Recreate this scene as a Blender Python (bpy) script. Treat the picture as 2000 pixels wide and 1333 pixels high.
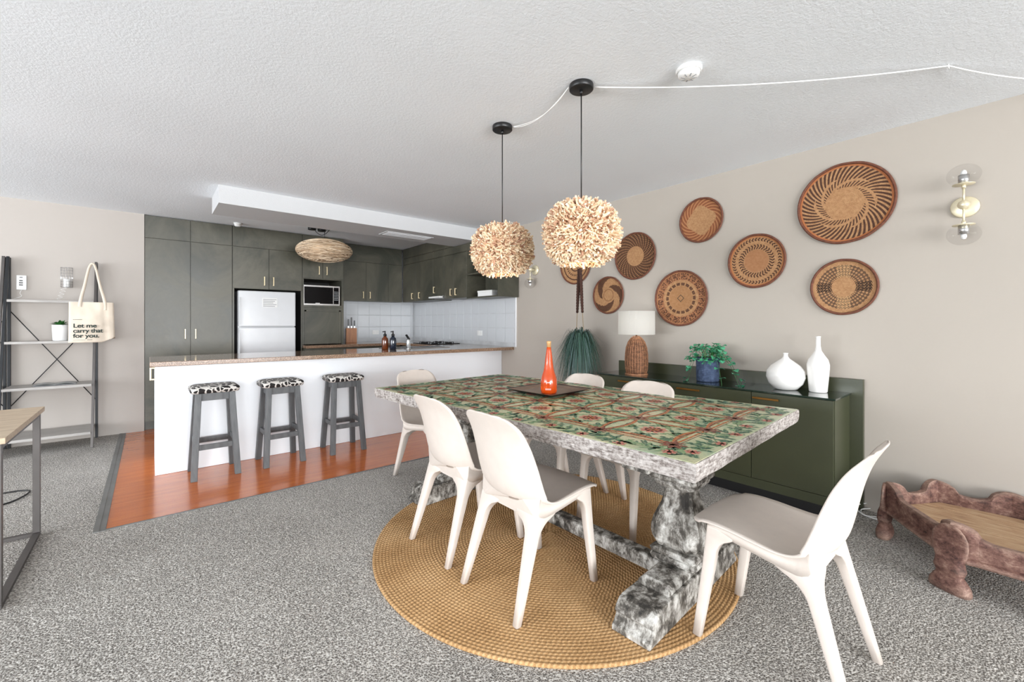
import bpy, bmesh, math, random
from mathutils import Vector, Matrix, noise
PI = math.pi
random.seed(7)
for o in list(bpy.data.objects): bpy.data.objects.remove(o)
SC = bpy.context.scene
COL = SC.collection

# ---------------------------------------------------------------- camera
H = 1.27
YAW = 0.70
cam_d = bpy.data.cameras.new('camera'); cam = bpy.data.objects.new('camera', cam_d); COL.objects.link(cam)
cam.location = (0, 0, H); cam.rotation_euler = (PI/2, 0, -YAW)
cam_d.sensor_width = 36; cam_d.lens = 840.5/2000*36
cam_d.shift_y = -(666.5-630.3)/2000
cam_d.clip_start = 0.05
SC.camera = cam
# ---------------------------------------------------------------- world, lights, exposure
W = bpy.data.worlds.new('world'); SC.world = W; W.use_nodes = True
bg = W.node_tree.nodes['Background']; bg.inputs[0].default_value = (0.72, 0.84, 1.0, 1); bg.inputs[1].default_value = 1.5
def area(name, loc, rot, sx, sy, power, col=(1, 1, 1)):
    l = bpy.data.lights.new(name, 'AREA'); l.shape = 'RECTANGLE'; l.size = sx; l.size_y = sy; l.energy = power; l.color = col
    o = bpy.data.objects.new(name, l); COL.objects.link(o); o.location = loc; o.rotation_euler = rot; return o
area('daylight_rear', (-0.6, -7.97, 1.27), (PI/2+.22, 0, 0), 7.6, 2.15, 540, (0.98, 0.99, 1.0))
area('daylight_side', (-5.97, 2.6, 1.3), (PI/2+.22, 0, -PI/2), 6.4, 2.0, 190, (0.96, 0.98, 1.0))
SC.view_settings.view_transform = 'Standard'; SC.view_settings.look = 'None'; SC.view_settings.gamma = 1
SC.view_settings.use_curve_mapping = False
SC.view_settings.exposure = 1.0

# ---------------------------------------------------------------- node helpers
def lin(c):
    return tuple(((v/255)/12.92 if v/255 <= .04045 else ((v/255+.055)/1.055)**2.4) for v in c)
class NT:
    def __init__(s, name):
        s.m = bpy.data.materials.new(name); s.m.use_nodes = True; s.t = s.m.node_tree
        s.b = s.t.nodes['Principled BSDF']
    def n(s, typ, **kw):
        x = s.t.nodes.new(typ)
        for k, v in kw.items(): setattr(x, k, v)
        return x
    def put(s, sock, v):
        if isinstance(v, X): s.t.links.new(v.s, sock)
        elif hasattr(v, 'links'): s.t.links.new(v, sock)
        else: sock.default_value = v
    def math(s, op, *a):
        x = s.n('ShaderNodeMath', operation=op)
        for i, v in enumerate(a): s.put(x.inputs[i], v)
        return X(s, x.outputs[0])
    def coord(s, which='Object', scale=(1, 1, 1)):
        c = s.n('ShaderNodeTexCoord'); mp = s.n('ShaderNodeMapping'); s.t.links.new(c.outputs[which], mp.inputs[0])
        mp.inputs['Scale'].default_value = scale; return mp.outputs[0]
    def xyz(s, vec):
        x = s.n('ShaderNodeSeparateXYZ'); s.t.links.new(vec, x.inputs[0]); return [X(s, q) for q in x.outputs]
    def noise(s, scale, detail=3, rough=.55, vec=None, dist=0):
        x = s.n('ShaderNodeTexNoise'); s.put(x.inputs['Scale'], scale); x.inputs['Detail'].default_value = detail
        x.inputs['Roughness'].default_value = rough; x.inputs['Distortion'].default_value = dist
        s.t.links.new(vec if vec is not None else s.coord(), x.inputs['Vector']); return X(s, x.outputs[0])
    def voro(s, scale, feature='F1', vec=None, out=0, rnd=1):
        x = s.n('ShaderNodeTexVoronoi', feature=feature); x.inputs['Scale'].default_value = scale
        x.inputs['Randomness'].default_value = rnd
        s.t.links.new(vec if vec is not None else s.coord(), x.inputs['Vector'])
        return X(s, x.outputs[out])
    def ramp(s, fac, stops, interp='LINEAR'):
        x = s.n('ShaderNodeValToRGB'); x.color_ramp.interpolation = interp; s.put(x.inputs[0], fac)
        el = x.color_ramp.elements
        while len(el) < len(stops): el.new(.5)
        for e, (p, c) in zip(el, stops): e.position = p; e.color = (*lin(c), 1)
        return x.outputs[0]
    def mix(s, fac, a, b):
        x = s.n('ShaderNodeMix', data_type='RGBA')
        s.put(x.inputs[0], fac)
        for i, v in ((6, a), (7, b)):
            if isinstance(v, tuple): x.inputs[i].default_value = (*lin(v), 1)
            else: s.put(x.inputs[i], v)
        return x.outputs[2]
    def col(s, v):
        if isinstance(v, tuple): s.b.inputs['Base Color'].default_value = (*lin(v), 1)
        else: s.put(s.b.inputs['Base Color'], v)
        return s
    def bump(s, h, strength=.3, dist=.01):
        x = s.n('ShaderNodeBump'); x.inputs['Strength'].default_value = strength; x.inputs['Distance'].default_value = dist
        s.put(x.inputs['Height'], h); s.t.links.new(x.outputs[0], s.b.inputs['Normal']); return s
    def set(s, rough=.5, metal=0, spec=None, coat=0, trans=0, ior=None, alpha=None, emit=None, sub=0):
        s.put(s.b.inputs['Roughness'], rough); s.b.inputs['Metallic'].default_value = metal
        if spec is not None: s.b.inputs['Specular IOR Level'].default_value = spec
        if coat: s.b.inputs['Coat Weight'].default_value = coat; s.b.inputs['Coat Roughness'].default_value = .08
        if trans: s.b.inputs['Transmission Weight'].default_value = trans
        if ior: s.b.inputs['IOR'].default_value = ior
        if alpha is not None: s.b.inputs['Alpha'].default_value = alpha
        if emit: s.b.inputs['Emission Color'].default_value = (*lin(emit[0]), 1); s.b.inputs['Emission Strength'].default_value = emit[1]
        return s
class X:
    def __init__(s, nt, sock): s.nt = nt; s.s = sock
    def __add__(a, b): return a.nt.math('ADD', a, b)
    def __radd__(a, b): return a.nt.math('ADD', a, b)
    def __sub__(a, b): return a.nt.math('SUBTRACT', a, b)
    def __rsub__(a, b): return a.nt.math('SUBTRACT', b, a)
    def __mul__(a, b): return a.nt.math('MULTIPLY', a, b)
    __rmul__ = __mul__
    def __truediv__(a, b): return a.nt.math('DIVIDE', a, b)
    def gt(a, b): return a.nt.math('GREATER_THAN', a, b)
    def lt(a, b): return a.nt.math('LESS_THAN', a, b)
    def sin(a): return a.nt.math('SINE', a)
    def abs(a): return a.nt.math('ABSOLUTE', a)
    def sqrt(a): return a.nt.math('SQRT', a)
    def fr(a): return a.nt.math('FRACT', a)
    def mx(a, b): return a.nt.math('MAXIMUM', a, b)
    def mn(a, b): return a.nt.math('MINIMUM', a, b)
    def rng(a, lo, hi): return a.gt(lo)*a.lt(hi)

def plain(name, c, rough=.5, metal=0, var=.06, nscale=6, bump=0, bscale=60, **kw):
    t = NT(name); n = t.noise(nscale, 3)
    a = tuple(max(0, v*(1-var)) for v in c); b = tuple(min(255, v*(1+var)) for v in c)
    t.col(t.ramp(n, [(.3, a), (.7, b)])); t.set(rough, metal, **kw)
    if bump: t.bump(t.noise(bscale, 3), bump, .004)
    return t.m
def island(name, stops, rough=.6, bump=0, nscale=60):
    t = NT(name); g = t.n('ShaderNodeNewGeometry'); n = t.noise(nscale, 3)
    t.col(t.ramp(X(t, g.outputs['Random Per Island'])*.75+n*.25, stops)); t.set(rough)
    if bump: t.bump(n, bump, .003)
    return t.m
def wood(name, c1, c2, scale=(3, 30, 30), rough=.5, bump=.15, **kw):
    t = NT(name); v = t.coord('Object', scale); n = t.noise(1.6, 5, .6, v, .4)
    t.col(t.ramp(n, [(.3, c1), (.7, c2)])); t.set(rough, **kw); t.bump(n, bump, .003); return t.m

M = {}
def stipple(name, c, rough=.85, st=.25, sc=90):
    t = NT(name); n = t.noise(sc, 3, .6); big = t.noise(.8, 2)
    t.col(t.ramp(big, [(.3, tuple(v*.985 for v in c)), (.7, tuple(min(255, v*1.01) for v in c))])); t.set(rough); t.bump(n, st, .01); return t.m
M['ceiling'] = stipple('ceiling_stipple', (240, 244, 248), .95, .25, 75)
M['wall_w'] = stipple('wall_warm_white', (181, 174, 167), .8, .04, 40)
M['wall_b'] = stipple('wall_greige', (176, 168, 158), .8, .05, 40)
M['white'] = stipple('white_paint', (240, 243, 246), .55, .03, 30)
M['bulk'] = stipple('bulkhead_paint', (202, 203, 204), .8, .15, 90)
# carpet: grey loop pile
t = NT('grey_carpet'); v = t.coord(); n1 = t.voro(150, 'F1', v); n2 = t.noise(95, 3, .7, v); n3 = t.noise(1.3, 3, .5, v)
mixv = n2*.75 + n1*.35 + (n3-.5)*.12
t.col(t.ramp(mixv, [(.30, (70, 66, 62)), (.47, (138, 133, 127)), (.62, (202, 197, 190)), (.8, (236, 232, 226))])); t.set(.95, spec=.1)
t.bump(n2*.6 - n1*.8, .9, .012); M['carpet'] = t.m
# timber: glossy orange cork-like boards
t = NT('orange_floor'); v = t.coord('Object', (1, 8, 1)); n = t.noise(3, 5, .6, v, .5); f = t.noise(120, 2, .5)
t.col(t.ramp(n*.7+f*.3, [(.3, (172, 84, 24)), (.5, (196, 100, 32)), (.7, (210, 118, 46))])); t.set(.2, coat=.35); t.bump(f, .02, .002); M['timber'] = t.m
# cabinets
def cabpaint(name, a, b, rough):
    t = NT(name); v = t.coord('Object', (1, 1, .7)); n = t.noise(1.3, 6, .7, v, 1.2)
    t.col(t.ramp(n, [(.36, a), (.64, b)])); t.set(t.math('ADD', n*.25, rough-.12)); return t.m
M['cab'] = cabpaint('green_grey_cabinet', (62, 63, 54), (94, 91, 78), .36)
M['cabdark'] = plain('dark_niche', (24, 23, 21), .7)
M['olive'] = plain('olive_lacquer', (60, 63, 44), .32, var=.05, nscale=3)
M['oliveglass'] = plain('green_glass_top', (30, 44, 36), .06, var=.04, coat=.6)
M['brass'] = plain('aged_brass', (140, 100, 48), .35, .9)
M['gold'] = plain('pale_gold_handle', (226, 208, 170), .35, .35)
M['steel'] = plain('brushed_steel', (200, 200, 200), .25, .9)
M['chrome'] = plain('chrome', (225, 228, 230), .1, 1)
M['black'] = plain('black_satin', (22, 22, 23), .4)
M['blackgl'] = plain('black_glass', (12, 12, 14), .12, spec=.15)
M['fridge'] = plain('fridge_white', (206, 208, 210), .22, var=.01)
M['tile'] = plain('white_glazed_tile', (208, 211, 214), .12, var=.015, nscale=2)
M['grout'] = plain('grout', (196, 198, 200), .9)
t = NT('speckled_granite'); n = t.noise(140, 4, .75); vv = t.voro(210, 'F1', None, 0)
t.col(t.ramp(n*.7+vv*.4, [(.3, (44, 30, 22)), (.5, (112, 88, 70)), (.63, (164, 134, 110)), (.8, (200, 172, 148))])); t.set(.14, coat=.5); M['granite'] = t.m
M['stoolwood'] = wood('charcoal_stool_wood', (74, 76, 78), (98, 100, 101), (20, 20, 3), .5)
# animal print
t = NT('leopard_print'); v = t.coord(); n = t.noise(30, 2, .5, v); vec = t.n('ShaderNodeVectorMath', operation='ADD')
t.t.links.new(v, vec.inputs[0]); sc_ = t.n('ShaderNodeCombineXYZ'); t.put(sc_.inputs[0], n*.03); t.put(sc_.inputs[1], n*.02); t.t.links.new(sc_.outputs[0], vec.inputs[1])
e = t.voro(22, 'DISTANCE_TO_EDGE', vec.outputs[0]); f1 = t.voro(22, 'F1', vec.outputs[0])
inner = f1.lt(.17)
c1 = t.mix(e.lt(.09), (28, 24, 23), (204, 200, 194)); c2 = t.mix(inner, c1, (104, 90, 84)); t.col(c2); t.set(.85); M['leopard'] = t.m
M['chair'] = plain('warm_white_plastic', (216, 205, 195), .48, var=.012, nscale=20, bump=.03, bscale=160)
# distressed whitewash
def distress(name, pal, sc, sv, rough=.75, bump=.6, ws=7, lo=0.0):
    t = NT(name); v = t.coord('Object', sv); n = t.noise(sc, 6, .72, v, .3); w = t.noise(ws, 5, .7, t.coord())
    t.col(t.ramp(n*.55+w*.45+lo, pal)); t.set(rough); t.bump(n, bump, .006); return t.m
M['edge'] = distress('whitewashed_edge', [(.38, (84, 74, 68)), (.46, (146, 137, 131)), (.54, (190, 183, 178)), (.66, (218, 213, 208))], 60, (.4, .4, 2.6), ws=50, bump=.8)
M['trestle'] = distress('distressed_trestle', [(.40, (46, 43, 39)), (.47, (92, 87, 80)), (.53, (160, 156, 149)), (.61, (214, 212, 206))], 24, (1, 1, .55), ws=11, bump=.8)
# painted top ground
t = NT('painted_table_ground'); n = t.noise(7, 5, .7); f = t.noise(80, 4, .7)
base = t.ramp(n, [(.3, (150, 176, 148)), (.46, (184, 194, 156)), (.6, (206, 202, 166)), (.75, (206, 172, 140))])
t.col(t.mix((f.gt(.6))*.5, base, (134, 146, 122))); t.set(.3); t.bump(f, .15, .002); M['ptop'] = t.m
def brush(name, cols, worn=(186, 184, 146), amt=.585):
    t = NT(name); n = t.noise(34, 4, .7); f = t.noise(90, 3, .7)
    t.col(t.mix(f.gt(amt)*.75, t.ramp(n, [(.3, cols[0]), (.7, cols[1])]), worn)); t.set(.4); return t.m
M['p_orange'] = brush('painted_orange', ((164, 84, 44), (214, 130, 74)))
M['p_red'] = brush('painted_maroon', ((96, 50, 44), (146, 78, 60)))
M['p_pink'] = brush('painted_flower', ((204, 104, 92), (222, 150, 134)))
M['p_dgreen'] = brush('painted_dark_leaf', ((34, 84, 68), (62, 116, 88)))
M['p_lgreen'] = brush('painted_light_leaf', ((92, 138, 98), (134, 164, 116)))
# jute
t = NT('jute_braid'); x_, y_, z_ = t.xyz(t.coord()); r = (x_*x_+y_*y_).sqrt(); th = t.math('ARCTAN2', y_, x_)
ri = t.math('FLOOR', r*58.94); dash = (th*t.math('ROUND', ri*5.2) + ri*2.4 + (r*58.94).fr()*2.2).sin(); n = t.noise(160, 3, .7); big = t.noise(3, 3)
t.col(t.ramp(n*.45+dash*.06+.28+(big-.5)*.35, [(.28, (122, 90, 58)), (.46, (184, 144, 98)), (.62, (214, 176, 130)), (.78, (234, 206, 164))])); t.set(.9, spec=.15)
t.bump(dash*.5+n, .7, .006); M['jute'] = t.m
M['desk'] = wood('desk_ash', (178, 154, 126), (208, 188, 162), (4, 30, 30))
M['gunmetal'] = plain('gunmetal', (88, 84, 82), .45, .4)
M['strip'] = plain('grey_carpet_strip', (118, 118, 116), .5, .2)
M['shelfgrey'] = wood('grey_shelf_board', (150, 146, 142), (180, 176, 171), (3, 30, 30))
M['postblack'] = plain('black_iron', (30, 32, 35), .45, .3)
M['canvas'] = plain('natural_canvas', (216, 203, 186), .9, var=.03, bump=.2, bscale=200)
M['print'] = plain('dark_green_print', (34, 50, 46), .9)
M['potwhite'] = plain('white_ceramic', (236, 236, 236), .2, var=.01)
M['porcelain'] = plain('glossy_white_porcelain', (240, 238, 234), .07, var=.01, coat=.4)
M['leaf'] = plain('fresh_green_leaf', (52, 104, 52), .45, var=.3, nscale=30)
M['ivy'] = plain('blue_green_leaf', (70, 146, 110), .45, var=.3, nscale=30)
M['grassgreen'] = island('blue_green_blade', [(.1, (22, 42, 34)), (.4, (44, 78, 62)), (.7, (78, 108, 98)), (.95, (124, 146, 150))], .5)
M['soil'] = plain('soil', (50, 38, 28), .95)
t = NT('blue_woven_pot'); x_, y_, z_ = t.xyz(t.coord()); th = t.math('ARCTAN2', y_, x_); g = (th*26).sin().abs().mn((z_*420).sin().abs()); n = t.noise(25, 4, .7)
t.col(t.ramp(g*.35+n*.75, [(.35, (34, 44, 68)), (.6, (66, 84, 116)), (.9, (122, 138, 164))])); t.set(.7); t.bump(g, .6, .004); M['bluepot'] = t.m
M['rattan'] = plain('rattan_cane', (148, 104, 74), .6, var=.25, nscale=40)
M['rattan_in'] = plain('woven_cane_skin', (92, 62, 44), .8, var=.2, nscale=60)
t = NT('white_linen_shade'); t.col((250, 249, 245)); t.set(.9); tl_ = t.n('ShaderNodeBsdfTranslucent'); tl_.inputs[0].default_value = (.95, .94, .9, 1); mx_ = t.n('ShaderNodeMixShader'); mx_.inputs[0].default_value = .35
t.t.links.new(t.b.outputs[0], mx_.inputs[1]); t.t.links.new(tl_.outputs[0], mx_.inputs[2]); t.t.links.new(mx_.outputs[0], t.t.nodes['Material Output'].inputs[0]); M['shade'] = t.m
M['stick'] = None
M['stick'] = island('driftwood_shards', [(.08, (128, 84, 64)), (.2, (196, 152, 124)), (.42, (228, 196, 160)), (.7, (244, 222, 190)), (.95, (250, 238, 216))], .7)
M['stickin'] = plain('shade_core', (150, 112, 80), .9)
M['wicker'] = island('pale_wicker', [(.1, (170, 138, 108)), (.4, (214, 188, 156)), (.9, (244, 226, 200))], .8)
M['wickercore'] = plain('wicker_core', (190, 164, 134), .9, var=.2)
t = NT('orange_glass'); t.col((242, 96, 22)); t.set(.08, coat=1, emit=None); t.b.inputs['Transmission Weight'].default_value = .55; t.b.inputs['IOR'].default_value = 1.3; M['oglass'] = t.m
M['cork'] = plain('foil_cap', (206, 160, 110), .4, .2)
M['amber'] = plain('amber_glass', (96, 44, 14), .1, var=.1, coat=.6)
M['navyglass'] = plain('dark_blue_glass', (16, 28, 44), .1, coat=.6)
M['tray'] = wood('brown_tray', (96, 76, 62), (128, 106, 90), (4, 20, 20), .3)
M['paper'] = plain('paper', (232, 232, 230), .6, var=.01)
M['greyprint'] = plain('grey_print', (150, 152, 154), .7)
M['plastic'] = plain('white_plastic', (236, 236, 234), .35, var=.01)
M['knifewood'] = wood('knife_block_wood', (150, 92, 50), (182, 120, 70), (20, 20, 3))
M['bark'] = plain('brown_rope', (62, 40, 32), .95, var=.3, nscale=80, bump=1, bscale=120)
M['twine'] = plain('twine', (150, 132, 104), .9)
t = NT('carved_wood'); v = t.coord('Object', (3, 3, 5)); n = t.noise(9, 6, .8, v, .3); w = t.noise(12, 5, .75)
t.col(t.ramp(n*.5+w*.5, [(.38, (44, 27, 26)), (.45, (92, 60, 52)), (.54, (126, 92, 80)), (.66, (176, 146, 130))])); t.set(.7); t.bump(n, .6, .006); gg = t.n('ShaderNodeNewGeometry'); lk = t.b.inputs['Base Color'].links[0].from_socket
t.col(t.mix(((X(t, gg.outputs['Pointiness'])-.53)*9).mx(0).mn(.5)*(n*1.3), lk, (184, 160, 142))); M['carved'] = t.m
t = NT('bleached_boards'); v = t.coord('Object', (16, 2, 2)); n = t.noise(3, 7, .75, v, .6)
t.col(t.ramp(n, [(.3, (134, 102, 78)), (.45, (180, 144, 110)), (.6, (200, 170, 136)), (.75, (214, 196, 172))])); t.set(.7); t.bump(n, .6, .006); M['boards'] = t.m
def glass(name, c=(255, 255, 255), rough=.02):
    t = NT(name); tr = t.n('ShaderNodeBsdfTransparent'); gl = t.n('ShaderNodeBsdfGlossy'); gl.inputs[1].default_value = rough
    fr = t.n('ShaderNodeLayerWeight'); fr.inputs[0].default_value = .06; mx = t.n('ShaderNodeMixShader')
    t.t.links.new(fr.outputs['Facing'], mx.inputs[0]); t.t.links.new(tr.outputs[0], mx.inputs[1]); t.t.links.new(gl.outputs[0], mx.inputs[2])
    mm = t.math('MULTIPLY', X(t, fr.outputs['Facing']), .35); t.put(mx.inputs[0], mm)
    tr.inputs[0].default_value = (*lin(c), 1)
    t.t.links.new(mx.outputs[0], t.t.nodes['Material Output'].inputs[0]); return t.m
M['glass'] = glass('clear_glass', (250, 250, 250))

# ---------------------------------------------------------------- mesh helpers
def box(bm, x0, x1, y0, y1, z0, z1, mi=0, mat=None):
    vs = [bm.verts.new(Vector(p)) for p in ((x0,y0,z0),(x1,y0,z0),(x1,y1,z0),(x0,y1,z0),(x0,y0,z1),(x1,y0,z1),(x1,y1,z1),(x0,y1,z1))]
    fs = [bm.faces.new([vs[i] for i in f]) for f in ((3,2,1,0),(4,5,6,7),(0,1,5,4),(1,2,6,5),(2,3,7,6),(3,0,4,7))]
    for f in fs: f.material_index = mi
    if mat is not None:
        for v in vs: v.co = mat @ v.co
    return vs
def bar(bm, a, b, w, h=None, up=(0, 0, 1), mi=0, w2=None, h2=None):
    a = Vector(a); b = Vector(b); h = h or w; w2 = w2 or w; h2 = h2 or h
    d = (b-a).normalized(); u = Vector(up)
    if abs(d.dot(u)) > .99: u = Vector((0, 1, 0))
    s = d.cross(u).normalized(); u = s.cross(d)
    vs = []
    for p, ww, hh in ((a, w, h), (b, w2, h2)):
        for i, j in ((-1,-1),(1,-1),(1,1),(-1,1)): vs.append(bm.verts.new(p+s*i*ww/2+u*j*hh/2))
    for f in ((3,2,1,0),(4,5,6,7),(0,1,5,4),(1,2,6,5),(2,3,7,6),(3,0,4,7)):
        bm.faces.new([vs[i] for i in f]).material_index = mi
def tube(bm, pts, r, seg=8, cap=True, mi=0, closed=False):
    pts = [Vector(p) for p in pts]; n = len(pts); rings = []
    rr = r if isinstance(r, (list, tuple)) else [r]*n
    prev = None
    for i, p in enumerate(pts):
        if closed: d = (pts[(i+1) % n]-pts[i-1]).normalized()
        else: d = (pts[min(i+1, n-1)]-pts[max(i-1, 0)]).normalized()
        if prev is None:
            u = d.orthogonal().normalized()
        else:
            u = (prev-d*prev.dot(d)); u = u.normalized() if u.length > 1e-6 else d.orthogonal().normalized()
        prev = u; s = d.cross(u)
        rings.append([bm.verts.new(p+(u*math.cos(2*PI*k/seg)+s*math.sin(2*PI*k/seg))*rr[i]) for k in range(seg)])
    m = n if closed else n-1
    for i in range(m):
        A = rings[i]; B = rings[(i+1) % n]
        for k in range(seg): f = bm.faces.new((A[k], A[(k+1) % seg], B[(k+1) % seg], B[k])); f.material_index = mi; f.smooth = True
    if cap and not closed:
        bm.faces.new(rings[0][::-1]).material_index = mi; bm.faces.new(rings[-1]).material_index = mi
def lathe(bm, prof, seg=32, c=(0, 0, 0), mi=0, sx=1, sy=1, smooth=True, cap=True):
    rings = []
    for r, z in prof:
        if r < 1e-5: rings.append([bm.verts.new((c[0], c[1], c[2]+z))])
        else: rings.append([bm.verts.new((c[0]+r*sx*math.cos(2*PI*k/seg), c[1]+r*sy*math.sin(2*PI*k/seg), c[2]+z)) for k in range(seg)])
    for A, B in zip(rings, rings[1:]):
        for k in range(seg):
            k2 = (k+1) % seg
            if len(A) == 1 and len(B) == 1: continue
            if len(A) == 1: f = bm.faces.new((A[0], B[k2], B[k]))
            elif len(B) == 1: f = bm.faces.new((A[k], A[k2], B[0]))
            else: f = bm.faces.new((A[k], A[k2], B[k2], B[k]))
            f.smooth = smooth; f.material_index = mi
    if cap:
        if len(rings[0]) > 1: bm.faces.new(rings[0][::-1]).material_index = mi
        if len(rings[-1]) > 1: bm.faces.new(rings[-1]).material_index = mi
def prism(bm, poly, z0, z1, mi=0, mat=None):
    a = [bm.verts.new(Vector((p[0], p[1], z0))) for p in poly]; b = [bm.verts.new(Vector((p[0], p[1], z1))) for p in poly]
    bm.faces.new(a[::-1]).material_index = mi; bm.faces.new(b).material_index = mi
    n = len(poly)
    for i in range(n): bm.faces.new((a[i], a[(i+1) % n], b[(i+1) % n], b[i])).material_index = mi
    if mat is not None:
        for v in a+b: v.co = mat @ v.co
def loft(bm, secs, mi=0, smooth=True, cap=True):
    rings = [[bm.verts.new(Vector(p)) for p in s] for s in secs]; n = len(rings[0])
    for A, B in zip(rings, rings[1:]):
        for k in range(n): f = bm.faces.new((A[k], A[(k+1) % n], B[(k+1) % n], B[k])); f.smooth = smooth; f.material_index = mi
    if cap: bm.faces.new(rings[0][::-1]).material_index = mi; bm.faces.new(rings[-1]).material_index = mi
def rrect(cx, cy, hx, hy, r, z, n=3, x0=None, x1=None, y0=None, y1=None):
    x0 = cx-hx if x0 is None else x0; x1 = cx+hx if x1 is None else x1; y0 = cy-hy if y0 is None else y0; y1 = cy+hy if y1 is None else y1
    r = min(r, (x1-x0)*.49, (y1-y0)*.49); P = []
    for (ax, ay, a0) in ((x1-r, y1-r, 0), (x0+r, y1-r, 90), (x0+r, y0+r, 180), (x1-r, y0+r, 270)):
        for i in range(n+1):
            a = math.radians(a0+90*i/n); P.append((ax+r*math.cos(a), ay+r*math.sin(a), z))
    return P
def BM(): return bmesh.new()
def link(name, bm, mats, parent=None, bevel=0, smooth=False, **props):
    bmesh.ops.recalc_face_normals(bm, faces=bm.faces[:])
    if bevel:
        es = [e for e in bm.edges if len(e.link_faces) == 2 and e.calc_face_angle(0) > .6]
        bmesh.ops.bevel(bm, geom=es, offset=bevel, segments=2, affect='EDGES', profile=.5, clamp_overlap=True)
    if smooth:
        for f in bm.faces: f.smooth = True
    me = bpy.data.meshes.new(name); bm.to_mesh(me); bm.free()
    for m in (mats if isinstance(mats, (list, tuple)) else [mats]): me.materials.append(M[m] if isinstance(m, str) else m)
    o = bpy.data.objects.new(name, me); COL.objects.link(o)
    if parent is not None: o.parent = parent
    for k, v in props.items(): o[k] = v
    return o
def thing(name, label, cat, loc=(0, 0, 0), rz=0, group=None):
    o = bpy.data.objects.new(name, None); COL.objects.link(o); o.location = loc; o.rotation_euler = (0, 0, rz); o.empty_display_size = .05
    o['label'] = label; o['category'] = cat
    if group: o['group'] = group
    return o
def tag(o, label, cat, group=None):
    o['label'] = label; o['category'] = cat
    if group: o['group'] = group
    return o
def dup(root, loc, rz, label):
    r = root.copy(); COL.objects.link(r); r.location = loc; r.rotation_euler = (0, 0, rz); r['label'] = label
    for ch in list(root.children):
        c = ch.copy(); COL.objects.link(c); c.parent = r
        for g in list(ch.children):
            d = g.copy(); COL.objects.link(d); d.parent = c
    return r
def share(o, name, loc=None, rot=None, parent=None, scale=None):
    c = bpy.data.objects.new(name, o.data); COL.objects.link(c)
    if parent is not None: c.parent = parent
    if loc is not None: c.location = loc
    if rot is not None: c.rotation_euler = rot
    if scale is not None: c.scale = (scale,)*3
    return c
def qbox(name, x0, x1, y0, y1, z0, z1, mat, parent=None, bevel=0, **p):
    bm = BM(); box(bm, x0, x1, y0, y1, z0, z1); return link(name, bm, mat, parent, bevel, **p)

# ---------------------------------------------------------------- room shell
ZC, XW, YB, YK = 2.539, 3.71, 6.627, 7.25
XL, YR = -6.0, -8.0
S = dict(kind='structure')
bm = BM(); box(bm, XL-.1, XW+.1, YR-.1, 3.62, -.08, 0); box(bm, XL-.1, -.235, 3.62, YB+.1, -.08, 0); link('floor', bm, 'carpet', **S)
bm = BM(); box(bm, -.235, XW+.1, 3.62, YK+.1, -.08, 0); link('floor', bm, 'timber', **S)
qbox('ceiling', XL-.1, XW+.1, YR-.1, YK+.1, ZC, ZC+.1, 'ceiling', **S)
qbox('wall_right', XW, XW+.12, YR-.1, YK+.1, 0, ZC, 'wall_b', **S)
qbox('wall_back', XL-.1, -.047, YB, YB+.12, 0, ZC, 'wall_w', **S)
qbox('wall_kitchen', -.047, XW, YK, YK+.12, 0, ZC, 'white', **S)
qbox('wall_kitchen_side', -.16, -.047, YB+.12, YK+.12, 0, ZC, 'white', **S)
def holewall(name, axis, pos, a0, a1, h0, h1, z0, z1, mat):
    bm = BM()
    for (s, e, zl, zh) in ((a0, h0, 0, ZC), (h1, a1, 0, ZC), (h0, h1, 0, z0), (h0, h1, z1, ZC)):
        if e-s < .001 or zh-zl < .001: continue
        if axis == 'y': box(bm, s, e, pos-.1, pos, zl, zh)
        else: box(bm, pos-.1, pos, s, e, zl, zh)
    link(name, bm, mat, **S)
holewall('wall_rear', 'y', YR-.02, XL, XW, -4.4, 3.2, .12, 2.38, 'wall_w')
holewall('wall_left', 'x', XL-.02, YR, YB, -.6, 5.8, .25, 2.35, 'wall_w')
for i, (ax, pos, a0, a1, z0, z1) in enumerate((('y', YR-.08, -4.4, 3.2, .12, 2.38), ('x', XL-.08, -.6, 5.8, .25, 2.35))):
    bm = BM()
    def fb(s, e, zl, zh):
        if ax == 'y': box(bm, s, e, pos-.03, pos+.03, zl, zh)
        else: box(bm, pos-.03, pos+.03, s, e, zl, zh)
    fb(a0, a1, z0, z0+.06); fb(a0, a1, z1-.06, z1)
    for k in range(4): q = a0+(a1-a0-.06)*k/3; fb(q, q+.06, z0+.06, z1-.06)
    link('window_%d' % (i+1), bm, 'white', **S)
# metal carpet edging strips
bm = BM(); box(bm, -.262, -.235, 3.6, YB-.01, 0, .006); box(bm, -.235, -.205, 3.6, YB-.01, 0, .004); link('trim_1', bm, 'strip', **S)
qbox('trim_2', -.205, XW, 3.606, 3.622, 0, .004, 'strip', **S)
# dropped bulkhead
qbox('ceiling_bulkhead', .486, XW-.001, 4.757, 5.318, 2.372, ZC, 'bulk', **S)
b = thing('ceiling_vent', 'flat white air vent under the dropped bulkhead', 'vent', (2.5, 5.04, 2.3715))
qbox('frame', -.32, .32, -.12, .12, -.006, 0, 'bulk', b)
for k in range(5): qbox('slat', -.29, .29, -.095+k*.04, -.07+k*.04, -.010, -.006, 'white', b)

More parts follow.
